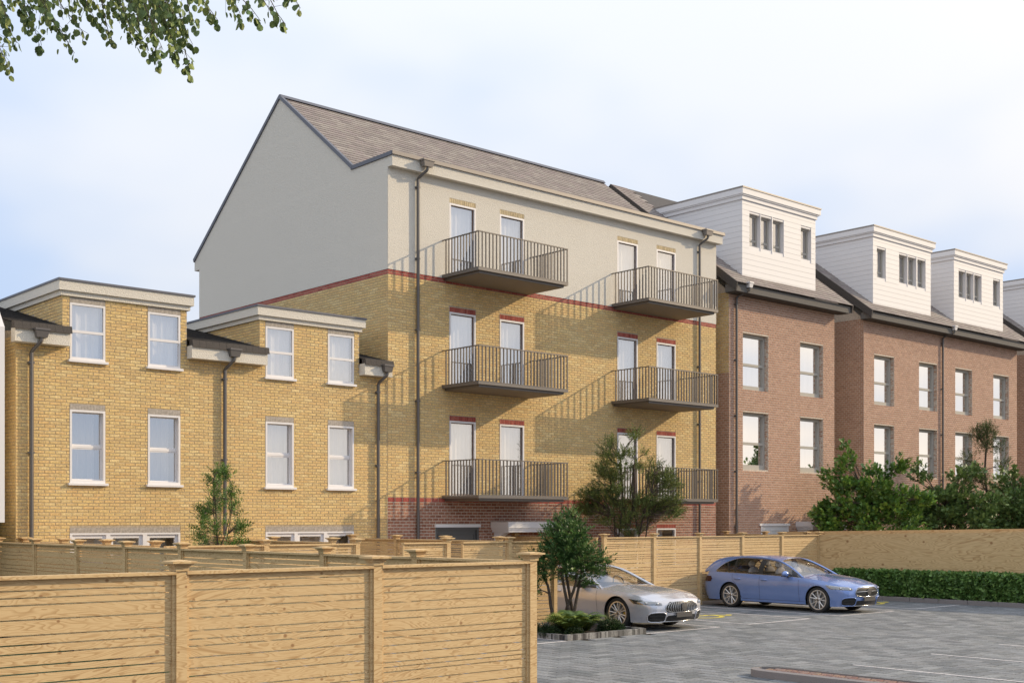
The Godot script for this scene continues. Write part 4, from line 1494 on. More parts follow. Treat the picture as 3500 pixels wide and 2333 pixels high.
func patch(f: Callable, nu: int, nv: int, flip: bool) -> Geo:
	var rows := []
	for j in nv + 1:
		var row := []
		for i in nu + 1:
			row.append(f.call(float(i) / nu, float(j) / nv))
		rows.append(row)
	var g := Geo.new()
	g.sheet(rows, flip)
	return g

func local(parent: Node, called: String, g, m: Material, at := Vector3.ZERO) -> MeshInstance3D:
	var o := MeshInstance3D.new()
	o.name = called
	o.mesh = g.mesh() if g is Geo else g
	o.material_override = m
	parent.add_child(o, true)
	o.position = at
	return o

func wheel(t: Node3D, c: Vector3, sg: float, R: float, spokes: int, rim_m: Material, caliper: Material) -> void:
	var w := Node3D.new()
	w.name = "wheel"
	t.add_child(w, true)
	w.position = c
	var ax := Vector3(sg, 0, 0)
	var g := Geo.new()
	var r := R * 0.76
	g.lathe(Vector3.ZERO, ax, [Vector2(r, -0.11), Vector2(R - 0.03, -0.115), Vector2(R - 0.008, -0.10), Vector2(R, -0.075), Vector2(R, 0.075), Vector2(R - 0.008, 0.098), Vector2(R - 0.03, 0.112), Vector2(r + 0.012, 0.108), Vector2(r, 0.095)], 40)
	local(w, "tyre", g, M.tyre)
	g = Geo.new()
	g.lathe(Vector3.ZERO, ax, [Vector2(r + 0.001, -0.10), Vector2(r - 0.03, -0.09), Vector2(r - 0.03, 0.04), Vector2(r - 0.022, 0.085)], 36)
	g.lathe(Vector3.ZERO, ax, [Vector2(r - 0.024, 0.06), Vector2(r - 0.022, 0.10), Vector2(r + 0.004, 0.101), Vector2(r + 0.004, 0.08)], 36)
	var hub := Vector3(0.075 * sg, 0, 0)
	for k in spokes:
		var a := TAU * k / spokes + 0.15
		for tw in [-1.0, 1.0]:
			# paired spokes that spread towards the rim
			var d0 := Vector3(0, cos(a + tw * 0.16), sin(a + tw * 0.16))
			var d1 := Vector3(0, cos(a + tw * PI / spokes * 0.42), sin(a + tw * PI / spokes * 0.42))
			g.tube([hub + d0 * 0.045 - ax * 0.005, hub + d0.lerp(d1, 0.5) * r * 0.5, hub + d1 * (r - 0.02) + ax * 0.012], [0.024, 0.020, 0.018], 5)
	g.lathe(Vector3.ZERO, ax, [Vector2(0.072, 0.03), Vector2(0.07, 0.075), Vector2(0.03, 0.095), Vector2(0.0, 0.097)], 20)
	local(w, "rim", g, rim_m)
	g = Geo.new()
	g.lathe(Vector3.ZERO, ax, [Vector2(r - 0.05, 0.0), Vector2(r - 0.05, 0.022), Vector2(0.05, 0.022)], 28)
	local(w, "brake_disc", g, M.brake)
	g = Geo.new()
	g.lathe(Vector3.ZERO, ax, [Vector2(0.034, 0.09), Vector2(0.03, 0.104), Vector2(0.0, 0.106)], 16)
	local(w, "hub_cap", g, M.hub)
	g = Geo.new()
	g.obox(Transform3D(Basis(Vector3.RIGHT, 0.35), Vector3(0.03 * sg, 0.03, R * 0.5)), Vector3(0.05, 0.17, 0.06))
	local(w, "caliper", g, caliper)
	g = Geo.new()
	g.lathe(Vector3.ZERO, ax, [Vector2(r - 0.03, -0.095), Vector2(0.0, -0.095)], 20)
	local(w, "backing", g, M.well)

func car(label: String, at: Vector3, S: Dictionary) -> void:
	var t := thing("parked_car", label, "car", at)
	var C := Car.new()
	C.host = self
	C.S = S
	var st: Array = C.stations()
	var body := Geo.new()
	var cabin := Geo.new()
	var nv := 14
	var nt := 8
	for sg in [-1.0, 1.0]:
		var rows := []
		for s in st:
			var lo: float = C.low(s)
			var hi := cur(S.ys, s)
			var row := []
			for j in nv + 1:
				row.append(C.side(s, lerpf(lo, hi, float(j) / nv), sg))
			rows.append(row)
		body.sheet(rows, sg > 0.0)
		var hood := []
		var deck := []
		var boot := []
		for s in st:
			var ys := cur(S.ys, s)
			var yc := cur(S.yc, s)
			var w := C.halfw(s, ys)
			var row := []
			for j in nt + 1:
				var u := 1.0 - float(j) / nt
				var y := ys + (yc - ys) * (1.0 - pow(u, 2.4))
				if s < S.wb + 0.1:
					# two soft creases down the bonnet
					y += 0.012 * exp(-pow((u - 0.52) / 0.10, 2.0)) * clampf(s / 0.3, 0.0, 1.0)
				row.append(C.place(w * u * sg, y, s, w))
			if s <= S.wb + 0.16: hood.append(row)
			if s >= S.wb + 0.08 and s <= S.rb + 0.02: deck.append(row)
			if s >= S.rb - 0.1: boot.append(row)
		body.sheet(hood, sg > 0.0)
		cabin.sheet(deck, sg > 0.0)
		body.sheet(boot, sg > 0.0)
	# front and rear faces
	for e in [0.0, S.L]:
		var rows := []
		var ys := cur(S.ys, e)
		var yc := cur(S.yc, e)
		for j in nv + 1:
			var row := []
			for i in 21:
				var u := -1.0 + i / 10.0
				var lo: float = C.low(e)
				var top := ys + (yc - ys) * (1.0 - pow(absf(u), 2.4))
				var f := float(j) / nv
				var yl := lerpf(lo, ys, f)
				var w := C.halfw(e, yl)
				row.append(C.place(w * u, lerpf(lo, top, f), e, w))
			rows.append(row)
		body.sheet(rows, e > 0.0)
	local(t, "body", body, S.paint)
	local(t, "cabin", cabin, M.cabin)
	# greenhouse
	var roof := Geo.new()
	var screen := Geo.new()
	var gs := []
	var s := float(S.wb)
	while s < S.rb + 0.001:
		gs.append(s)
		s += (S.rb - S.wb) / 48.0
	var belt := func(q: float, sg: float) -> Vector3:
		var y := cur(S.ys, q) - 0.004
		return Vector3((C.halfw(q, y) - 0.012) * sg, y, -q)
	var rail := func(q: float, sg: float) -> Vector3: return Vector3(cur(S.wr, q) * sg, cur(S.yre, q), -q)
	for sg in [-1.0, 1.0]:
		var win := {"side_window": [], "quarter": []}
		for q in gs:
			var row := []
			for j in 7:
				var f := j / 6.0
				var p: Vector3 = belt.call(q, sg).lerp(rail.call(q, sg), f)
				p.x += sg * 0.05 * sin(f * PI) * clampf((q - S.wb) * 2.0, 0.0, 1.0)
				row.append(p)
			if q < S.qs + 0.001: win.side_window.append(row)
			if q > S.qs - (S.rb - S.wb) / 48.0: win.quarter.append(row)
		var g := Geo.new()
		g.sheet(win.side_window, sg > 0.0)
		local(t, "side_window", g, M.car_glass_dark if S.tint else M.car_glass)
		roof.sheet(win.quarter, sg > 0.0)
		# paint above the tapering rear side window
		if S.swoop:
			var sw := []
			for q in gs:
				if q > S.swoop[0][0] and q < S.qs + 0.06:
					var row := []
					for j in 7:
						var f := lerpf(cur(S.swoop, q), 1.0, j / 6.0)
						var p: Vector3 = belt.call(q, sg).lerp(rail.call(q, sg), f)
						p.x += sg * (0.05 * sin(f * PI) + 0.006)
						row.append(p)
					sw.append(row)
			roof.sheet(sw, sg > 0.0)
		# pillars, drip rail and brightwork
		for b in S.pillars:
			g = Geo.new()
			var rows := []
			for q in [b[0], b[1]]:
				var row := []
				for j in 7:
					var f := j / 6.0
					var qq: float = q + f * b[2]
					var p: Vector3 = belt.call(qq, sg).lerp(rail.call(qq, sg), f)
					p.x += sg * (0.05 * sin(f * PI) * clampf((qq - S.wb) * 2.0, 0.0, 1.0) + 0.004)
					row.append(p)
				rows.append(row)
			g.sheet(rows, sg > 0.0)
			local(t, "pillar", g, M.car_black)
		g = Geo.new()
		var pts := []
		var rr := []
		for q in gs:
			pts.append(rail.call(q, sg)); rr.append(0.032)
		g.tube(pts, rr, 7)
		local(t, "roof_rail", g, S.paint)
		g = Geo.new()
		pts = []; rr = []
		var low_pts := []
		for q in gs:
			if q > S.wb + 0.12 and q < S.qs + 0.02:
				var a: Vector3 = rail.call(q, sg)
				var bl: Vector3 = belt.call(q, sg)
				var ft := 1.0 - 0.07 if not S.swoop else minf(0.93, cur(S.swoop, q))
				pts.append(bl.lerp(a, ft) + Vector3(sg * (0.05 * sin(ft * PI) + 0.012), 0, 0))
				low_pts.append(bl + Vector3(sg * 0.010, 0.008, 0))
				rr.append(0.007)
		g.tube(pts, rr, 4)
		g.tube(low_pts, rr, 4)
		local(t, "window_trim", g, M.chrome)
	var rowsf := []
	var rowsr := []
	for q in gs:
		var row := []
		for i in 17:
			var u := -1.0 + i / 8.0
			var e: float = cur(S.yre, q)
			var top: float = cur(S.yr, q)
			var bow := 0.16 * clampf(1.0 - (q - S.wb) / (S.wt - S.wb), 0.0, 1.0) * (1.0 - u * u)
			row.append(Vector3(cur(S.wr, q) * u, e + (top - e) * (1.0 - pow(absf(u), 2.6)), -q + bow))
		if q < S.wt + 0.02: rowsf.append(row)
		if q > S.wt - 0.03: rowsr.append(row)
	screen.sheet(rowsf, true)
	local(t, "windscreen", screen, M.car_glass)
	roof.sheet(rowsr, true)
	local(t, "roof", roof, S.paint)
	# dashboard, steering wheel and seats
	var g := Geo.new()
	g.bevel(Transform3D(Basis(), Vector3(0, cur(S.ys, S.wb + 0.5) + 0.01, -S.wb - 0.42)), Vector3(1.36, 0.08, 0.36), 0.03)
	local(t, "dashboard", g, M.car_black)
	g = Geo.new()
	var ring := []
	var rr2 := []
	for k in 21:
		var a := TAU * k / 20.0
		ring.append(Vector3(0.36 + 0.17 * cos(a), 0.96 + 0.15 * sin(a), -S.wb - 0.66 - 0.07 * sin(a))); rr2.append(0.014)
	g.tube(ring, rr2, 5, Color.WHITE, false)
	local(t, "steering_wheel", g, M.car_black)
	for sx in [-0.37, 0.37]:
		for sz in S.seats:
			var seat := Node3D.new()
			seat.name = "seat"
			t.add_child(seat, true)
			seat.position = Vector3(sx, 0.93, -sz)
			g = Geo.new()
			var lean := Basis(Vector3.RIGHT, 0.22)
			for q in [0.0, 1.0]:
				ellipsoid(g, lean * Vector3(0, 0.02 + q * 0.03, 0.0), Vector3(0.23, 0.16, 0.075), 8)
			local(seat, "backrest", g, S.seat_mat)
			g = Geo.new()
			ellipsoid(g, Vector3(0, 0.27, -0.07), Vector3(0.125, 0.095, 0.055), 8)
			local(seat, "headrest", g, S.seat_mat)
	# wheels and wells
	for c in S.wheels:
		for sg in [-1.0, 1.0]:
			wheel(t, Vector3(sg * (S.hw - 0.145), S.R, -c), sg, S.R, S.spokes, M.rim, S.caliper)
			g = Geo.new()
			var rows := []
			for k in 17:
				var a := PI * k / 16.0
				var row := []
				for d in [S.hw - 0.03, S.hw - 0.35]:
					row.append(Vector3(sg * d, S.R + (S.arch + 0.005) * sin(a), -c - (S.arch + 0.005) * cos(a)))
				rows.append(row)
			g.sheet(rows, sg < 0.0)
			g.quad(Vector3(sg * (S.hw - 0.35), 0.16, -c + S.arch), Vector3(sg * (S.hw - 0.35), 0.16, -c - S.arch), Vector3(sg * (S.hw - 0.35), S.R + S.arch, -c - S.arch), Vector3(sg * (S.hw - 0.35), S.R + S.arch, -c + S.arch))
			local(t, "wheel_arch", g, M.well)
	g = Geo.new()
	g.box(-S.hw + 0.36, S.hw - 0.36, 0.17, 0.30, 0.3, S.L - 0.3)
	g.box(-S.hw + 0.10, S.hw - 0.10, 0.18, 0.26, S.wheels[0] + S.arch + 0.03, S.wheels[1] - S.arch - 0.03)
	local(t, "underbody", g, M.well)
	# grille with a blank round badge
	var gy0: float = S.grille[0]
	var gy1: float = S.grille[1]
	var gw: float = S.grille[2]
	var gx := func(v: float) -> float: return gw * (0.86 + 0.14 * sin(v * PI) - 0.16 * v * v)
	var grille := Node3D.new()
	grille.name = "grille"
	t.add_child(grille, true)
	g = patch(func(u, v): return C.front((u * 2 - 1) * gx.call(v), lerpf(gy0, gy1, v), 0.008), 16, 8, false)
	local(grille, "mesh_panel", g, M.grille)
	g = Geo.new()
	var loop := []
	var lr := []
	for k in 33:
		var a := TAU * k / 32.0
		var vv := 0.5 + 0.5 * clampf(sin(a) * 1.25, -1.0, 1.0)
		loop.append(C.front(clampf(cos(a) * 1.12, -1.0, 1.0) * gx.call(vv), lerpf(gy0, gy1, vv), 0.014)); lr.append(0.007)
	g.tube(loop, lr, 5, Color.WHITE, false)
	local(grille, "surround", g, M.chrome)
	if S.upright:
		for k in 15:
			var u := -0.9 + k * 1.8 / 14.0
			g = Geo.new()
			var bp := []
			for j in 5:
				var v := 0.03 + 0.94 * j / 4.0
				bp.append(C.front(u * gx.call(v), lerpf(gy0, gy1, v), 0.02))
			g.tube(bp, [0.006, 0.006, 0.006, 0.006, 0.006], 5)
			local(grille, "bar", g, M.chrome)
	else:
		for sg in [-1.0, 1.0]:
			g = Geo.new()
			g.tube([C.front(sg * 0.10, (gy0 + gy1) / 2 + 0.01, 0.03), C.front(sg * gw * 0.5, (gy0 + gy1) / 2 + 0.01, 0.028), C.front(sg * gw * 0.93, (gy0 + gy1) / 2 + 0.005, 0.018)], [0.013, 0.012, 0.007], 6)
			local(grille, "bar", g, M.chrome)
		var dots := Geo.new()
		for i in 26:
			for j in 8:
				var u := -0.94 + 1.88 * i / 25.0
				var v := 0.07 + 0.86 * (j + (0.5 if i % 2 else 0.0)) / 8.0
				var p := C.front(u * gx.call(v), lerpf(gy0, gy1, v), 0.014)
				dots.obox(Transform3D(Basis(Vector3.BACK, 0.785), p), Vector3(0.006, 0.006, 0.006))
		tag(local(grille, "studs", dots, M.chrome), "", "", "", "stuff")
	g = Geo.new()
	g.lathe(C.front(0, (gy0 + gy1) / 2, 0.012), Vector3(0, 0, 1), [Vector2(0.088, 0.0), Vector2(0.084, 0.022), Vector2(0.0, 0.028)], 24)
	local(grille, "badge", g, M.badge)
	# plate, lower grille, splitter
	g = Geo.new()
	var py: float = S.plate
	g.bevel(Transform3D(Basis(), C.front(0, py, 0.035)), Vector3(0.52, 0.115, 0.02), 0.004)
	local(t, "number_plate", g, M.plate)
	g = patch(func(u, v): return C.front((u * 2 - 1) * lerpf(0.56, 0.44, v), lerpf(0.215, 0.335, v), 0.008), 14, 4, false)
	local(t, "lower_grille", g, M.grille)
	g = Geo.new()
	var sp := []
	var sr := []
	for k in 21:
		var u := -1.0 + k / 10.0
		sp.append(C.front(u * 0.62, 0.203, 0.014)); sr.append(0.011)
	g.tube(sp, sr, 5)
	local(t, "splitter", g, M.chrome)
	for sg in [-1.0, 1.0]:
		# headlamp: dark housing, two lenses, clear cover
		var hl := Node3D.new()
		hl.name = "headlight"
		t.add_child(hl, true)
		var hy: float = S.lamp[0]
		var shape := func(u: float, v: float, out: float) -> Vector3:
			var yb := hy + 0.005 + 0.055 * u * u + 0.012 * (1.0 - u)
			var yt := hy + 0.085 + 0.062 * u - 0.02 * (1.0 - u)
			if u > 0.86:
				yb = lerpf(yb, yt, (u - 0.86) / 0.14)
			return C.corner(u, lerpf(yb, yt, v), S.lamp[1], S.lamp[2], sg, out)
		g = patch(func(u, v): return shape.call(u, v, 0.006), 22, 5, sg < 0.0)
		local(hl, "housing", g, M.lamp_housing)
		g = Geo.new()
		for q in [[0.36, 0.42], [0.56, 0.45]]:
			ellipsoid(g, shape.call(q[0], q[1], 0.004), Vector3(0.034, 0.03, 0.034), 7)
		local(hl, "lens", g, M.chrome)
		g = patch(func(u, v): return shape.call(u, lerpf(0.86, 0.96, v), 0.010), 22, 1, sg < 0.0)
		local(hl, "light_strip", g, M.lamp_white)
		g = patch(func(u, v): return shape.call(u, v, 0.014), 22, 5, sg < 0.0)
		local(hl, "cover", g, M.car_glass)
		# side intake with its painted fin
		var ik := Node3D.new()
		ik.name = "air_intake"
		t.add_child(ik, true)
		var ish := func(u: float, v: float, out: float) -> Vector3:
			var y0: float = S.intake[0] + 0.02 * u
			var y1: float = lerpf(S.intake[1], S.intake[1] + 0.03, u) - 0.07 * pow(u, 4.0)
			return C.corner(0.06 + u * 0.62, lerpf(y0, y1, v), S.intake[2], 0.34, sg, out)
		g = patch(func(u, v): return ish.call(u, v, 0.006), 16, 4, sg < 0.0)
		local(ik, "opening", g, M.grille)
		for f in [0.35, 0.65]:
			g = Geo.new()
			var fp := []
			for k in 7:
				fp.append(ish.call(0.1 + 0.75 * k / 6.0, f, 0.012))
			g.tube(fp, [0.008, 0.008, 0.008, 0.008, 0.008, 0.008, 0.008], 4)
			local(ik, "louvre", g, M.car_black)
		g = Geo.new()
		var rim := []
		var rw := []
		for k in 25:
			var a := TAU * k / 24.0
			rim.append(ish.call(clampf(0.5 + 0.58 * cos(a), 0.0, 1.0), clampf(0.5 + 0.62 * sin(a), 0.0, 1.0), 0.012)); rw.append(0.013)
		g.tube(rim, rw, 5, Color.WHITE, false)
		local(ik, "surround", g, S.paint)
		# mirror
		var mr := Node3D.new()
		mr.name = "door_mirror"
		t.add_child(mr, true)
		mr.position = Vector3(sg * (S.hw + 0.07), cur(S.ys, S.mirror) + 0.075, -S.mirror)
		g = Geo.new()
		ellipsoid(g, Vector3.ZERO, Vector3(0.125, 0.085, 0.085), 9)
		local(mr, "shell", g, S.mirror_mat)
		g = Geo.new()
		g.tube([Vector3(-sg * 0.05, -0.05, 0.0), Vector3(-sg * 0.16, -0.085, 0.01)], [0.035, 0.03], 6)
		g.obox(Transform3D(Basis(), Vector3(0, -0.055, 0)), Vector3(0.2, 0.025, 0.11))
		local(mr, "arm", g, M.car_black)
		# handles, panel gaps, tail lamp
		for hs in S.handles:
			g = Geo.new()
			var hp: Vector3 = C.side(hs, S.handle_y, sg, 0.018)
			ellipsoid(g, hp, Vector3(0.022, 0.026, 0.115), 7)
			local(t, "door_handle", g, S.paint)
		for gap in S.gaps:
			g = Geo.new()
			for k in gap.size() - 1:
				for j in 8:
					var f0 := j / 8.0
					var f1 := (j + 1) / 8.0
					var a: Vector2 = gap[k].lerp(gap[k + 1], f0)
					var b: Vector2 = gap[k].lerp(gap[k + 1], f1)
					var nrm := (b - a).orthogonal().normalized() * 0.004
					g.quad(C.side(a.x - nrm.x, a.y - nrm.y, sg, 0.002), C.side(b.x - nrm.x, b.y - nrm.y, sg, 0.002), C.side(b.x + nrm.x, b.y + nrm.y, sg, 0.002), C.side(a.x + nrm.x, a.y + nrm.y, sg, 0.002))
			local(t, "panel_gap", g, M.car_black)
		g = patch(func(u, v): return C.side(lerpf(S.L - 0.42 + 0.10 * absf(v - 0.5), S.L, u), lerpf(S.tail_y, S.tail_y + 0.15, v) , sg, 0.006), 10, 4, sg > 0.0)
		local(t, "tail_light", g, M.tail_lamp)

func car_materials() -> void:
	var m := mat("paint_blue", lin(0.19, 0.285, 0.58), 0.25, 0.35)
	m.clearcoat_enabled = true; m.clearcoat = 1.0; m.clearcoat_roughness = 0.03
	m = mat("paint_silver", lin(0.60, 0.605, 0.65), 0.25, 0.4)
	m.clearcoat_enabled = true; m.clearcoat = 1.0; m.clearcoat_roughness = 0.03
	mat("tyre", lin(0.022, 0.021, 0.02), 0.75)
	mat("rim", lin(0.66, 0.645, 0.63), 0.3, 0.75)
	mat("brake", lin(0.30, 0.30, 0.30), 0.4, 0.9)
	mat("hub", lin(0.16, 0.12, 0.09), 0.4, 0.3)
	mat("caliper_gold", lin(0.48, 0.34, 0.08), 0.4, 0.3)
	mat("caliper_grey", lin(0.25, 0.25, 0.25), 0.4, 0.5)
	mat("well", lin(0.012, 0.012, 0.012), 0.9)
	mat("cabin", lin(0.035, 0.032, 0.03), 0.8)
	mat("car_black", lin(0.022, 0.022, 0.022), 0.35)
	mat("chrome", lin(0.60, 0.60, 0.60), 0.12, 1.0)
	mat("grille", lin(0.02, 0.02, 0.021), 0.35, 0.2)
	mat("badge", lin(0.075, 0.072, 0.07), 0.5)
	mat("plate", lin(0.075, 0.07, 0.066), 0.85)
	mat("lamp_housing", lin(0.06, 0.064, 0.072), 0.12, 0.6)
	mat("lamp_white", lin(0.45, 0.47, 0.5), 0.2, 0.3)
	mat("tail_lamp", lin(0.05, 0.012, 0.010), 0.12)
	mat("seat_pale", lin(0.55, 0.51, 0.48), 0.8)
	mat("seat_grey", lin(0.42, 0.40, 0.39), 0.7)
	glass("car_glass", 0.9, 0.30)
	glass("car_glass_dark", 0.5, 0.42)

func cars() -> void:
	car_materials()
	car("blue estate car with silver multi-spoke wheels parked against the slatted fence", P(28.1, 0, 17.60), {
		"L": 4.75, "hw": 0.91, "R": 0.338, "arch": 0.372, "wheels": [0.84, 3.70], "sill": 0.20, "paint": M.paint_blue,
		"ys": [[0.0, 0.69], [0.1, 0.72], [0.3, 0.77], [0.7, 0.835], [1.2, 0.885], [2.0, 0.92], [3.0, 0.945], [4.0, 0.97], [4.5, 0.975], [4.75, 0.94]],
		"yc": [[0.0, 0.735], [0.08, 0.78], [0.3, 0.85], [0.8, 0.93], [1.3, 0.985], [1.6, 0.99], [3.0, 0.985], [4.6, 0.985], [4.75, 0.95]],
		"wp": [[0.0, 0.70], [0.05, 0.765], [0.15, 0.825], [0.35, 0.88], [0.7, 0.905], [1.2, 0.91], [3.8, 0.91], [4.3, 0.885], [4.6, 0.82], [4.75, 0.70]],
		"lean": [[0.15, 0.09], [0.28, 0.03], [0.42, 0.0], [0.6, 0.015], [0.7, 0.05], [0.8, 0.15]],
		"tail": [[0.15, 0.16], [0.3, 0.06], [0.5, 0.0], [0.75, 0.03], [1.0, 0.14]],
		"wb": 1.32, "wt": 2.15, "rb": 4.70, "qs": 4.22, "tint": true, "swoop": [[3.0, 1.0], [3.4, 0.97], [3.8, 0.80], [4.05, 0.52], [4.23, 0.06]],
		"yr": [[1.32, 0.96], [1.6, 1.14], [1.9, 1.29], [2.15, 1.375], [2.6, 1.435], [3.1, 1.45], [3.7, 1.435], [4.2, 1.385], [4.42, 1.325], [4.6, 1.12], [4.7, 0.985]],
		"yre": [[1.32, 0.895], [1.6, 1.055], [1.9, 1.20], [2.15, 1.295], [2.6, 1.365], [3.1, 1.39], [3.7, 1.378], [4.1, 1.335], [4.36, 1.255], [4.58, 1.09], [4.7, 0.975]],
		"wr": [[1.32, 0.84], [1.6, 0.75], [2.15, 0.645], [2.6, 0.61], [3.6, 0.60], [4.2, 0.60], [4.7, 0.70]],
		"pillars": [[2.60, 2.76, 0.0], [3.50, 3.56, 0.08], [3.70, 3.76, 0.22], [1.44, 1.62, 0.10]], "seats": [2.38, 3.28], "seat_mat": M.seat_pale,
		"spokes": 5, "caliper": M.caliper_grey, "grille": [0.44, 0.68, 0.53], "upright": false, "plate": 0.38,
		"lamp": [0.59, 0.575, 0.60], "intake": [0.20, 0.415, 0.44], "mirror": 1.78, "mirror_mat": M.paint_blue,
		"handles": [2.52, 3.42], "handle_y": 0.80, "tail_y": 0.70,
		"gaps": [[Vector2(1.40, 0.27), Vector2(1.42, 0.84)], [Vector2(2.68, 0.25), Vector2(2.68, 0.90)], [Vector2(3.30, 0.28), Vector2(3.45, 0.62), Vector2(3.60, 0.78), Vector2(3.62, 0.93)], [Vector2(1.25, 0.27), Vector2(3.3, 0.27)]],
	})
	car("silver sports saloon with gold brake calipers parked beside the planting bed", P(20.72, 0, 17.62), {
		"L": 5.05, "hw": 0.965, "R": 0.35, "arch": 0.388, "wheels": [1.0, 3.95], "sill": 0.19, "paint": M.paint_silver,
		"ys": [[0.0, 0.65], [0.1, 0.685], [0.3, 0.745], [0.7, 0.815], [1.2, 0.855], [2.0, 0.885], [3.0, 0.915], [4.0, 0.95], [4.6, 0.94], [5.05, 0.86]],
		"yc": [[0.0, 0.69], [0.08, 0.735], [0.3, 0.81], [0.8, 0.885], [1.4, 0.945], [1.7, 0.95], [3.0, 0.95], [4.5, 0.96], [5.05, 0.88]],
		"wp": [[0.0, 0.73], [0.05, 0.80], [0.15, 0.87], [0.35, 0.93], [0.7, 0.96], [1.2, 0.965], [4.0, 0.965], [4.5, 0.94], [4.9, 0.86], [5.05, 0.75]],
		"lean": [[0.15, 0.09], [0.28, 0.03], [0.42, 0.0], [0.57, 0.015], [0.65, 0.05], [0.75, 0.16]],
		"tail": [[0.15, 0.16], [0.3, 0.06], [0.5, 0.0], [0.75, 0.02], [0.9, 0.06]],
		"wb": 1.50, "wt": 2.36, "rb": 4.85, "qs": 3.95, "tint": false, "swoop": [],
		"yr": [[1.5, 0.92], [1.8, 1.09], [2.1, 1.235], [2.36, 1.325], [2.7, 1.385], [3.1, 1.40], [3.6, 1.36], [4.2, 1.22], [4.6, 1.06], [4.85, 0.955]],
		"yre": [[1.5, 0.865], [1.8, 1.01], [2.1, 1.15], [2.36, 1.245], [2.7, 1.315], [3.1, 1.33], [3.6, 1.27], [4.2, 1.10], [4.6, 0.99], [4.85, 0.94]],
		"wr": [[1.5, 0.88], [1.8, 0.79], [2.36, 0.67], [2.8, 0.63], [3.6, 0.62], [4.4, 0.68], [4.85, 0.76]],
		"pillars": [[2.95, 3.05, 0.0], [1.64, 1.84, 0.10]], "seats": [2.62, 3.45], "seat_mat": M.seat_grey,
		"spokes": 7, "caliper": M.caliper_gold, "grille": [0.405, 0.635, 0.54], "upright": true, "plate": 0.35,
		"lamp": [0.545, 0.60, 0.64], "intake": [0.185, 0.40, 0.46], "mirror": 2.05, "mirror_mat": M.car_black,
		"handles": [2.85, 3.65], "handle_y": 0.78, "tail_y": 0.72,
		"gaps": [[Vector2(1.60, 0.26), Vector2(1.62, 0.84)], [Vector2(2.98, 0.25), Vector2(2.98, 0.88)], [Vector2(1.42, 0.26), Vector2(3.5, 0.26)]],
	})

# ---------------------------------------------------------------- sky
func sky_picture() -> ImageTexture:
	# pale blue air with a wide thin veil of cloud; warmer towards the low sun
	var w := 1024
	var h := 512
	var im := Image.create(w, h, false, Image.FORMAT_RGBF)
	var n := noise(0.9, 5, FastNoiseLite.TYPE_SIMPLEX_SMOOTH, 77)
	var n2 := noise(0.35, 3, FastNoiseLite.TYPE_SIMPLEX_SMOOTH, 13)
	var sun := Vector3(2.1, 1.05, 1.0).normalized()
	for y in h:
		var el := PI * (0.5 - (y + 0.5) / h)
		for x in w:
			var az := TAU * (x + 0.5) / w
			var d := Vector3(sin(az) * cos(el), sin(el), -cos(az) * cos(el))
			if d.y < -0.02:
				im.set_pixel(x, y, Color(0.23, 0.22, 0.20))
				continue
			var up := maxf(d.y, 0.0)
			var air := Color(0.455, 0.545, 0.69).lerp(Color(0.36, 0.55, 0.90), pow(up, 0.62))
			var k := 1.0 / (up + 0.22)
			var c := n.get_noise_3d(d.x * k * 0.75, 1.3, d.z * k * 0.75) + 0.55 * n2.get_noise_3d(d.x * k, 7.0, d.z * k)
			var cover := smoothstep(-0.46, 0.28, c)
			var cloud := Color(0.595, 0.622, 0.672) * (1.0 + 0.7 * up)
			var q := clampf(d.dot(sun), 0.0, 1.0)
			cloud = cloud.lerp(Color(1.34, 1.12, 0.86), 0.9 * pow(q, 5.0))
			air = air.lerp(Color(1.0, 0.93, 0.84), 0.6 * pow(q, 5.0))
			im.set_pixel(x, y, air.lerp(cloud, 0.12 + 0.85 * cover))
	return ImageTexture.create_from_image(im)

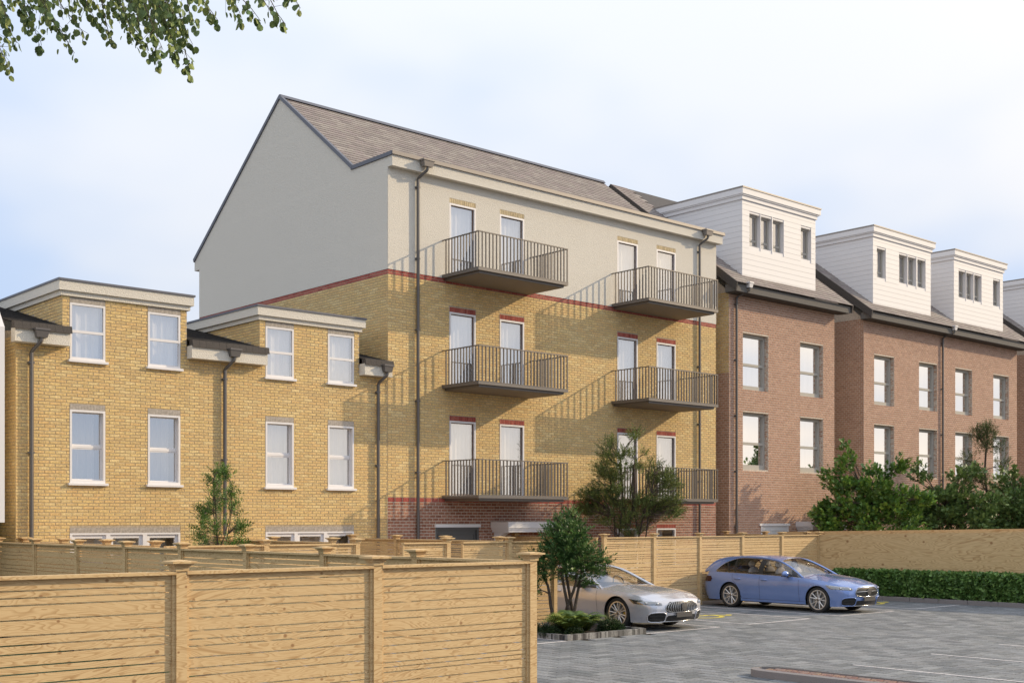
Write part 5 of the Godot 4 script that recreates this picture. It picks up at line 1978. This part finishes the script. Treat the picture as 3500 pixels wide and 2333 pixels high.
func _ready() -> void:
	rng.seed = 4242
	# camera
	var cam := Camera3D.new()
	cam.name = "camera"
	add_child(cam)
	cam.look_at_from_position(Vector3(0, EYE, 0), Vector3(0.66675, EYE, -0.74528))
	cam.set_frustum(0.1 * 2333.0 / 4169.0, Vector2(0, 0.1 * 613.1 / 4169.0), 0.1, 900.0)
	cam.current = true
	# sky, exposure
	var env := Environment.new()
	env.background_mode = Environment.BG_SKY
	var sk := Sky.new()
	var sm := PanoramaSkyMaterial.new()
	sm.panorama = sky_picture()
	sk.sky_material = sm
	env.sky = sk
	env.tonemap_mode = Environment.TONE_MAPPER_LINEAR
	env.tonemap_exposure = 1.25
	env.sdfgi_enabled = true; env.ssao_enabled = true; env.ssil_enabled = true
	var we := WorldEnvironment.new()
	we.name = "environment"
	we.environment = env
	add_child(we)
	# low warm sun from the right, behind the camera
	var sun := DirectionalLight3D.new()
	sun.name = "sun"
	add_child(sun)
	sun.look_at_from_position(Vector3(21, 10.5, 10), Vector3.ZERO)
	sun.light_energy = 1.02
	sun.light_color = Color(1.0, 0.905, 0.755)
	sun.light_angular_distance = 0.8
	sun.shadow_enabled = true
	make_materials()

	# ---- ground
	var g := Geo.new()
	g.quad(P(-300, -0.05, -300), P(300, -0.05, -300), P(300, -0.05, 300), P(-300, -0.05, 300))
	structure("ground", g, M.ground)
	g = Geo.new()
	g.quad(P(-3, -0.018, -6), P(33.1, -0.018, -6), P(33.1, -0.018, 22.45), P(-3, -0.018, 22.45))
	var pav := structure("car_park_paving", g, M.paver_bed)
	herringbone(pav, 9.2, 33.0, 5.0, 22.4, func(x, d): return not (x > 17.1 and x < 19.45 and d > 17.45 and d < 19.4))
	g = Geo.new()
	g.quad(P(-8, -0.006, 9.9), P(9.0, -0.006, 9.9), P(9.0, -0.006, 26), P(-8, -0.006, 26))
	structure("lawn", g, M.lawn)
	g = Geo.new()
	g.quad(P(9.0, -0.004, 19.6), P(60, -0.004, 22.6), P(60, -0.004, 26), P(9.0, -0.004, 26))
	structure("yard_ground", g, M.ground)
	# painted bay lines
	var lines := [[19.42, 21.9, 17.41, 17.47], [21.84, 21.9, 17.47, 21.9], [22.96, 25.44, 17.41, 17.47], [22.96, 23.02, 17.47, 22.35], [25.38, 25.44, 17.47, 22.35], [26.72, 29.27, 17.41, 17.47], [26.72, 26.78, 17.47, 22.35], [29.21, 29.27, 17.47, 22.35], [30.38, 32.78, 17.41, 17.47], [30.38, 30.44, 17.47, 22.35], [14.5, 17.05, 17.41, 17.47], [16.98, 17.04, 17.475, 19.3], [17.77, 17.83, 4.0, 11.36], [20.29, 20.35, 4.0, 11.36], [22.84, 22.90, 4.0, 11.36], [25.37, 25.43, 4.0, 11.36]]
	var mk := Node3D.new()
	mk.name = "bay_markings"
	add_child(mk)
	mk.set_meta("kind", "structure")
	for l in lines:
		g = Geo.new()
		g.box(l[0], l[1], 0.002, 0.005, l[2], l[3])
		part(mk, "line", g, M.line_white)
	for x in [23.0, 30.42]:
		wheelchair(mk, x)

	# ---- buildings
	small_house("small yellow brick house with curtained dark lower windows beside the white oriel", 9.285, 14.05, 0.0, 9.16, 14.05, true, true)
	small_house("small yellow brick house adjoining the tall apartment block", 14.05, 18.885, 4.805, 14.05, 18.885, false, false)
	apartment_block()
	red_house("narrow red brick house with one white dormer next to the apartment block", 33.185, 39.494, [33.892], [33.945, 37.305], [33.5], [[0.0, 7.45, 27.6, RED], [7.45, 10.2, 27.6, YELLOW]], func(b): terrace_door(b))
	red_house("wide red brick house with two white dormers behind the maples", 41.469, 54.085, [42.114, 48.37], [42.22, 45.57, 48.51, 51.86], [47.34], [[0.0, 10.2, 28.6, RED]], func(_b): pass)
	red_house("red brick house at the far end of the terrace", 56.06, 62.4, [56.75], [56.8, 60.2], [], [[0.0, 10.2, 28.6, RED]], func(_b): pass)
	oriel_house()

	# ---- fences
	fence("pale slatted timber fence with stepped post caps closing the front of the garden", Vector2(0.75, 9.8), Vector2(9.04, 9.8), 4, "slatted timber fences")
	fence("slatted timber fence in shade running from the front fence back to the houses", Vector2(9.04, 9.8), Vector2(8.9, 25.9), 8, "slatted timber fences", [0])
	fence("slatted timber fence with sunlit post caps close behind the long shaded fence", Vector2(9.55, 20.0), Vector2(9.45, 25.9), 3, "slatted timber fences")
	fence("short slatted timber fence enclosing the yard of the bamboo", Vector2(9.55, 19.75), Vector2(13.6, 19.75), 2, "slatted timber fences", [0])
	fence("single slatted timber panel between two open gateways", Vector2(14.55, 19.6), Vector2(15.75, 19.6), 1, "slatted timber fences", [0])
	fence("slatted timber fence of two bays behind the planting bed", Vector2(16.0, 19.5), Vector2(18.7, 19.5), 2, "slatted timber fences", [0])
	fence("slatted timber fence behind the parked blue car", Vector2(23.36, 22.45), Vector2(33.2, 22.45), 5, "slatted timber fences")
	fence("shaded slatted timber fence dividing the yards of the two small houses", Vector2(14.0, 21.2), Vector2(14.0, 25.9), 2, "slatted timber fences")
	fence("shaded slatted timber fence below the seam between brick house and apartment block", Vector2(17.7, 20.2), Vector2(17.7, 25.9), 3, "slatted timber fences")
	fence("shaded slatted timber fence hidden behind the multi-stemmed shrub", Vector2(23.3, 22.6), Vector2(23.3, 25.9), 2, "slatted timber fences", [0])
	fence("shaded slatted timber fence under the gap beside the narrow red house", Vector2(32.9, 22.7), Vector2(32.9, 25.9), 2, "slatted timber fences")
	board_wall("tall boarded timber wall in shade above the clipped hedge", Vector2(33.22, 22.4), Vector2(34.9, 10.0), 1.965, 2.20)
	board_wall("second boarded timber wall showing its edge above the first", Vector2(35.6, 25.6), Vector2(37.6, 13.0), 2.02, 2.24)

	# ---- kerbs and beds
	g = Geo.new()
	var d := 10.0
	var hk := Node3D.new()
	hk.name = "hedge_kerb"
	add_child(hk)
	tag(hk, "long grey granite kerb at the foot of the hedge", "kerb")
	while d < 22.3:
		g = Geo.new()
		g.bevel(Transform3D(Basis(), P(32.98, 0.045, d + 0.455)), Vector3(0.13, 0.17, 0.905), 0.012)
		part(hk, "kerb_stone", g, M.granite)
		d += 0.91
	g = Geo.new()
	g.quad(P(33.04, 0.09, 8), P(36.0, 0.09, 8), P(36.0, 0.09, 22.4), P(33.04, 0.09, 22.4))
	structure("hedge_bed", g, M.soil)
	planting_bed()
	island()

	cars()
	plants()

func wheelchair(mk: Node, x: float) -> void:
	# painted wheelchair sign: chair wheel, seated back and leg, foot rest
	var g := Geo.new()
	var d := 19.45
	var ribbon := func(pts: Array, w: float) -> void:
		for i in pts.size() - 1:
			var a: Vector2 = pts[i]
			var b: Vector2 = pts[i + 1]
			var t := (b - a).normalized()
			var s := t.orthogonal() * w
			a -= t * w * 0.4; b += t * w * 0.4
			g.quad(P(x + a.x + s.x, 0.0055 + i * 0.00006, d + a.y + s.y), P(x + a.x - s.x, 0.0055 + i * 0.00006, d + a.y - s.y), P(x + b.x - s.x, 0.0055 + i * 0.00006, d + b.y - s.y), P(x + b.x + s.x, 0.0055 + i * 0.00006, d + b.y + s.y))
	var arc := []
	for k in 25:
		var a := deg_to_rad(lerpf(38.0, -232.0, k / 24.0))
		arc.append(Vector2(0.98 + 0.47 * cos(a), 0.13 + 0.44 * sin(a)))
	ribbon.call(arc, 0.065)
	ribbon.call([Vector2(0.98, 1.0), Vector2(1.0, 0.34), Vector2(1.52, 0.28), Vector2(1.76, -0.02), Vector2(1.95, 0.10)], 0.075)
	ribbon.call([Vector2(1.0, 0.68), Vector2(1.42, 0.66)], 0.06)
	for k in 12:
		var a := TAU * k / 12.0
		var b := TAU * (k + 1) / 12.0
		g.tri(P(x + 0.98, 0.0056, d + 1.22), P(x + 0.98 + 0.13 * cos(a), 0.0056, d + 1.22 + 0.13 * sin(a)), P(x + 0.98 + 0.13 * cos(b), 0.0056, d + 1.22 + 0.13 * sin(b)))
	part(mk, "wheelchair_symbol", g, M.line_yellow)

func oriel_house() -> void:
	var b := thing("corner_house", "house with a smooth white oriel on its brick wall at the end of the row", "house", P(8.9, 0, 26.3))
	var g := Geo.new()
	wall_sheet(g, P(0, 0, 26.9), Vector3.RIGHT, Vector3.BACK, 3.0, 9.2, 0.0, 7.0, [])
	g.quad(P(3, 7, 26.9), P(9.2, 7, 26.9), P(9.2, 7, 34), P(3, 7, 34))
	g.quad(P(9.2, 0, 26.9), P(9.2, 0, 34), P(9.2, 7, 34), P(9.2, 7, 26.9))
	part(b, "wall", g, M.mortar_tan)
	var list := []
	lay(list, P(0, 0, 26.9), Vector3.RIGHT, Vector3.BACK, 7.0, 9.2, 0.0, 7.0, 0.24, 0.0697, YELLOW, [])
	set_bricks(b, list, 0)
	g = Geo.new()
	g.box(6.4, 8.86, 2.37, 6.35, 25.42, 26.89)
	g.hexa([P(6.4, 6.351, 25.42), P(8.86, 6.351, 25.42), P(8.86, 6.351, 26.89), P(6.4, 6.351, 26.89), P(6.4, 7.35, 25.9), P(8.72, 7.35, 25.9), P(8.72, 7.35, 26.89), P(6.4, 7.35, 26.89)])
	part(b, "oriel", g, M.white_board)

func board_wall(label: String, a: Vector2, b: Vector2, h0: float, h1: float) -> void:
	var t := thing("boarded_wall", label, "fence", P(a.x, 0, a.y), "boarded timber walls")
	var n := 6
	var dir := Vector2(b - a).normalized()
	var s := dir.orthogonal() * 0.03
	for i in n:
		var p := a.lerp(b, float(i) / n)
		var q := a.lerp(b, float(i + 1) / n)
		var hp := lerpf(h0, h1, float(i) / n)
		var hq := lerpf(h0, h1, float(i + 1) / n)
		var g := Geo.new()
		g.hexa([P(p.x + s.x, 0, p.y + s.y), P(q.x + s.x, 0, q.y + s.y), P(q.x - s.x, 0, q.y - s.y), P(p.x - s.x, 0, p.y - s.y), P(p.x + s.x, hp, p.y + s.y), P(q.x + s.x, hq, q.y + s.y), P(q.x - s.x, hq, q.y - s.y), P(p.x - s.x, hp, p.y - s.y)])
		part(t, "panel", g, M.wood_brown)

func planting_bed() -> void:
	var t := thing("bed_edging", "low edging of striped grey stone round the planting bed", "kerb", P(17.1, 0, 17.48))
	for run in [[17.09, 17.48, 19.43, 17.48], [17.09, 17.48, 17.09, 19.42], [19.43, 17.48, 19.43, 19.42]]:
		var a := Vector2(run[0], run[1])
		var b := Vector2(run[2], run[3])
		var k := int(a.distance_to(b) / 0.048)
		for i in k:
			var m := a.lerp(b, (i + 0.5) / k)
			var tone := rng.randf_range(0.10, 0.34)
			if rng.randf() < 0.12: tone = 0.06
			var g := Geo.new()
			var long := absf(a.x - b.x) > 0.1
			g.obox(Transform3D(Basis(), Vector3.ZERO), Vector3(0.0475 if long else 0.09, 0.12, 0.09 if long else 0.0475), Color(tone, tone * 0.97, tone * 0.92))
			if not long and i == 0:
				continue
			part(t, "stone", g, M.kerb_grey, P(m.x, 0.06, m.y))
	var g2 := Geo.new()
	g2.quad(P(17.13, 0.04, 17.52), P(19.39, 0.04, 17.52), P(19.39, 0.04, 19.42), P(17.13, 0.04, 19.42))
	structure("bed_soil", g2, M.soil)

func island() -> void:
	var t := thing("traffic_island", "low traffic island with a pale rounded kerb and red sett paving", "island", P(15.8, 0, 9.0))
	var g := Geo.new()
	# outline: straight sides along the depth, rounded end
	var ring := []
	var n := 16
	for i in n + 1:
		var a := PI * i / n
		ring.append(Vector2(15.57 - 0.30 * cos(a), 11.30 + 0.42 * sin(a)))
	ring.push_front(Vector2(15.27, 5.0))
	ring.append(Vector2(15.87, 5.0))
	for i in ring.size() - 1:
		var o0: Vector2 = ring[i]
		var o1: Vector2 = ring[i + 1]
		var i0 := Vector2(lerpf(o0.x, 15.57, 0.27), o0.y - (0.12 if o0.y > 11.0 else 0.0))
		var i1 := Vector2(lerpf(o1.x, 15.57, 0.27), o1.y - (0.12 if o1.y > 11.0 else 0.0))
		g.quad(P(o0.x, 0, o0.y), P(o0.x, 0.11, o0.y), P(o1.x, 0.11, o1.y), P(o1.x, 0, o1.y))
		g.quad(P(o0.x, 0.11, o0.y), P(i0.x, 0.125, i0.y), P(i1.x, 0.125, i1.y), P(o1.x, 0.11, o1.y))
		g.quad(P(i0.x, 0.125, i0.y), P(i0.x, 0.07, i0.y), P(i1.x, 0.07, i1.y), P(i1.x, 0.125, i1.y))
	part(t, "kerb", g, M.granite)
	g = Geo.new()
	g.quad(P(15.29, 0.085, 5.0), P(15.85, 0.085, 5.0), P(15.85, 0.085, 11.3), P(15.29, 0.085, 11.3))
	part(t, "bedding", g, M.paver_bed)
	var tones := [Color(0.30, 0.165, 0.14), Color(0.24, 0.14, 0.125), Color(0.34, 0.21, 0.17), Color(0.26, 0.20, 0.18), Color(0.36, 0.24, 0.16)]
	var d := 8.6
	var row := 0
	while d < 11.62:
		var x := 15.385
		while x < 15.78:
			var bow := 0.035 * cos((x - 15.4) * 18.0 + PI * (row % 2) * 0.15)
			var dd := d + bow
			var lim := 11.18 + 0.30 * sqrt(maxf(0.0, 1.0 - pow((x - 15.57) / 0.22, 2.0)))
			if dd < lim - 0.02:
				var s := Geo.new()
				paver(s, Vector3.ZERO, Vector2(0.058, 0.095), tones[rng.randi() % tones.size()])
				part(t, "sett", s, M.paver, P(x, 0.108, dd))
			x += 0.066
		d += 0.105
		row += 1

func plants() -> void:
	overhanging_tree()
	hedge()
	# multi-stemmed shrub in the bed
	var sp := [spray(8, 0.17, 0.085, 0.030, 0.2, 3), spray(7, 0.15, 0.075, 0.028, 0.3, 4)]
	var a := P(18.35, 0.04, 18.75)
	var st := []
	for k in [[-0.08, 0.0, -0.55, 1.15, 0.0], [0.03, 0.06, -0.12, 1.3, 0.05], [0.1, 0.0, 0.30, 1.2, 0.0], [0.14, -0.05, 0.12, 1.45, -0.15], [0.06, -0.08, 0.02, 1.25, 0.2]]:
		# offsets are laid out across the view
		st.append([Vector3(k[0] * 0.745, 0, k[0] * 0.667 + k[1]), Vector3(k[2] * 0.745, k[3], k[2] * 0.667 + k[4]), 0.045])
	var lob := []
	for k in [[-0.45, 1.55, 0.30, 0.30], [-0.15, 1.75, 0.40, 0.40], [0.15, 1.70, 0.42, 0.40], [0.0, 2.15, 0.38, 0.36], [0.35, 1.60, 0.38, 0.36], [-0.25, 2.05, 0.28, 0.28], [0.12, 2.42, 0.16, 0.26], [0.55, 1.35, 0.28, 0.24], [-0.55, 1.25, 0.22, 0.30], [-0.62, 0.85, 0.16, 0.22], [0.0, 1.35, 0.45, 0.30], [0.28, 2.1, 0.22, 0.24], [0.72, 1.55, 0.16, 0.16], [-0.75, 1.45, 0.14, 0.12], [0.35, 1.05, 0.2, 0.14]]:
		lob.append([Vector3(k[0] * 0.745 * 1.12, k[1], k[0] * 0.667 * 1.12), Vector3(k[2], k[3], k[2]) * 1.05])
	tree("multi_stem_shrub", "dark green shrub with several bare stems growing in the planting bed", "shrub", "", a, st, lob, sp, 1350.0, [Color(0.075, 0.17, 0.042), Color(0.10, 0.21, 0.055), Color(0.06, 0.14, 0.037), Color(0.13, 0.24, 0.058)], 0.045, M.leaf)
	# feathery tree behind the fence, in front of the balconies
	a = P(26.3, 0.0, 24.2)
	st = []
	lob = []
	for k in 7:
		var x := -0.75 + k * 0.25
		st.append([Vector3(x * 0.12, 0, x * 0.1), Vector3(x * 0.95 * 0.745, 3.3 + 0.8 * cos(x * 1.5), x * 0.95 * 0.667), 0.03])
	for k in 210:
		var x := rng.randf_range(-1.4, 1.4)
		var y := rng.randf_range(1.9 + 0.5 * absf(x), 4.75 - 0.85 * x * x + 0.3 * sin(x * 7.0))
		var dp := rng.randf_range(-0.5, 0.5)
		lob.append([Vector3(x * 0.745 - dp * 0.667, y, x * 0.667 + dp * 0.745), Vector3(0.26, 0.09, 0.26) * rng.randf_range(0.6, 1.2)])
	sp = [spray(13, 0.28, 0.07, 0.020, 0.1, 5), spray(11, 0.24, 0.065, 0.018, 0.15, 6)]
	tree("feathery_maple", "feathery olive green tree standing in front of the lower right balcony", "tree", "", a, st, lob, sp, 700.0, [Color(0.17, 0.225, 0.05), Color(0.13, 0.185, 0.042), Color(0.22, 0.27, 0.06), Color(0.10, 0.15, 0.04)], 0.03, M.leaf_matt, 0.9, 0.35)
	# slim bright plant against the small houses
	a = P(12.95, 0.0, 24.0)
	st = []
	lob = []
	for k in 5:
		st.append([Vector3(rng.randf_range(-0.1, 0.1), 0, rng.randf_range(-0.1, 0.1)), Vector3(rng.randf_range(-0.2, 0.2), 2.9 + rng.randf() * 0.4, rng.randf_range(-0.2, 0.2)), 0.014])
	for k in 110:
		var y := 1.2 + 2.3 * pow(rng.randf(), 1.25)
		var w := 0.66 * (1.0 - pow((y - 1.2) / 2.4, 1.6)) + 0.05
		var ang := rng.randf() * TAU
		lob.append([Vector3(cos(ang) * w * 0.85, y, sin(ang) * w * 0.85), Vector3(0.15, 0.10, 0.15)])
	lob.append([Vector3(-0.62, 1.45, -0.55), Vector3(0.16, 0.06, 0.16)])
	sp = [spray(9, 0.22, 0.08, 0.022, 0.2, 7), spray(8, 0.19, 0.075, 0.020, 0.3, 8)]
	tree("bamboo", "slim bright green bamboo in front of the downpipe between the small houses", "bamboo", "", a, st, lob, sp, 620.0, [Color(0.115, 0.24, 0.042), Color(0.09, 0.205, 0.036), Color(0.16, 0.30, 0.055)], 0.015, M.leaf, 0.9, 0.2)
	# maples behind the boarded wall
	var mp := [lobed_spray(7, 0.28, 0.115, 15), lobed_spray(6, 0.25, 0.125, 16)]
	var green := [Color(0.125, 0.25, 0.045), Color(0.095, 0.20, 0.04), Color(0.21, 0.35, 0.06), Color(0.075, 0.16, 0.035)]
	var dark := [Color(0.125, 0.205, 0.06), Color(0.10, 0.17, 0.05), Color(0.18, 0.27, 0.075)]
	maple("leafy green maple in front of the gap between the red houses", P(38.4, 0, 23.7), 2.1, 5.35, mp, green, [[-0.95, 4.75, 0.5, 0.55], [0.8, 4.35, 0.55, 0.45], [-1.55, 3.9, 0.5, 0.4], [0.1, 4.0, 0.6, 0.5], [1.55, 3.3, 0.75, 0.5], [-0.9, 3.9, 0.6, 0.5], [-1.75, 3.0, 0.5, 0.35]])
	maple("dusky maple to the right of the leafy green one, over the boarded wall", P(42.6, 0, 23.2), 1.9, 4.7, mp, dark, [[-0.9, 4.2, 0.6, 0.5], [0.6, 4.1, 0.8, 0.5], [0.0, 3.6, 1.1, 0.7], [1.6, 3.0, 0.7, 0.6]])
	maple("dark maple partly cut by the end of the boarded wall", P(46.2, 0, 22.0), 1.9, 4.3, mp, dark, [[-0.6, 3.9, 0.8, 0.6], [0.8, 4.1, 0.9, 0.6], [0.0, 3.2, 1.2, 0.8], [1.9, 3.6, 0.9, 0.8]])
	# light birch behind them
	a = P(47.6, 0, 24.2)
	st = [[Vector3.ZERO, Vector3(0.2, 5.6, 0.1), 0.07]]
	lob = []
	for k in 22:
		var y := rng.randf_range(2.2, 6.2)
		var w := 1.35 * (1.0 - pow((y - 2.2) / 4.4, 1.5)) + 0.12
		var x := rng.randf_range(-w, w)
		lob.append([Vector3(x * 0.745, y, x * 0.667), Vector3(0.42, 0.38, 0.42)])
	sp = [spray(7, 0.2, 0.045, 0.03, 0.1, 9), spray(6, 0.2, 0.04, 0.028, 0.2, 10)]
	tree("young_birch", "airy pale green birch behind the dark maples", "tree", "", a, st, lob, sp, 900.0, [Color(0.085, 0.125, 0.03), Color(0.11, 0.15, 0.04), Color(0.07, 0.105, 0.03)], 0.05, M.leaf_matt)
	# bed plants
	var fc := [Color(0.15, 0.22, 0.045), Color(0.09, 0.15, 0.035), Color(0.22, 0.27, 0.05), Color(0.07, 0.12, 0.035)]
	fern("broad arching fern in front of the shrub's stems", P(17.75, 0.06, 17.95), 60, 0.66, 0.55, fc, "ferns in the planting bed")
	fern("upright yellow-green fern beside the corner post of the fence", P(16.95, 0.02, 19.0), 44, 0.5, 0.68, fc, "ferns in the planting bed")
	fern("small fern between the broad fern and the car", P(18.5, 0.06, 18.3), 40, 0.45, 0.42, fc, "ferns in the planting bed")
	tuft("spiky_plant", "blue-grey spiky plant left of the broad fern", "plant", P(17.3, 0.05, 18.3), 60, 0.34, 0.42, 0.012, [Color(0.12, 0.16, 0.13), Color(0.08, 0.115, 0.09)])
	tuft("grass_tuft", "fine grass tuft rising over the low shrub by the car's wheel", "grass", P(18.85, 0.06, 18.0), 130, 0.42, 0.28, 0.004, [Color(0.14, 0.18, 0.04), Color(0.10, 0.14, 0.035), Color(0.2, 0.2, 0.07)], "grass tufts in the planting bed")
	tuft("grass_tuft", "fine grass tuft behind the small fern", "grass", P(18.7, 0.06, 18.75), 90, 0.36, 0.24, 0.004, [Color(0.14, 0.18, 0.04), Color(0.09, 0.13, 0.035)], "grass tufts in the planting bed")
	var cc := [Color(0.03, 0.07, 0.016), Color(0.045, 0.095, 0.02), Color(0.025, 0.055, 0.014)]
	cushion("low dark shrub at the right end of the planting bed", P(18.75, 0.05, 17.82), Vector3(0.36, 0.26, 0.24), cc, 1500)
	cushion("low dark shrub at the corner of the planting bed under the broad fern", P(17.55, 0.05, 17.72), Vector3(0.24, 0.17, 0.16), cc, 700)
	cushion("low dark shrub between spiky plant and edging", P(17.22, 0.05, 18.1), Vector3(0.2, 0.18, 0.3), cc, 800)
	cushion("low dark shrub under the upright fern", P(17.3, 0.05, 18.9), Vector3(0.32, 0.26, 0.4), cc, 1000)
	cushion("low dark shrub round the foot of the shrub's stems", P(18.3, 0.05, 18.65), Vector3(0.5, 0.22, 0.4), cc, 1500)

func maple(label: String, at: Vector3, r: float, h: float, sp: Array, cols: Array, extra: Array) -> void:
	var st := [[Vector3.ZERO, Vector3(0.1, h * 0.62, 0.05), 0.085]]
	var lob := []
	for k in 95:
		var y := rng.randf_range(1.3, h * 0.70)
		var w := r * sqrt(maxf(0.05, 1.0 - pow((y - h * 0.42) / (h * 0.5), 2.0)))
		var x := rng.randf_range(-w, w) * 0.9
		var dp := rng.randf_range(-0.6, 0.6) * r * 0.6
		lob.append([Vector3(x * 0.745 - dp * 0.667, y, x * 0.667 + dp * 0.745), Vector3(0.34, 0.22, 0.34) * rng.randf_range(0.7, 1.3)])
	for e in extra:
		for k in 4:
			var j := rnd_dir() * 0.55
			lob.append([Vector3(e[0] * 0.745 + j.x * e[2], e[1] + j.y * e[3], e[0] * 0.667 + j.z * e[2]), Vector3(e[2] * 0.5, e[3] * 0.42, e[2] * 0.5)])
	tree("maple_tree", label, "tree", "maples behind the boarded wall", at, st, lob, sp, 270.0, cols, 0.07, M.leaf)
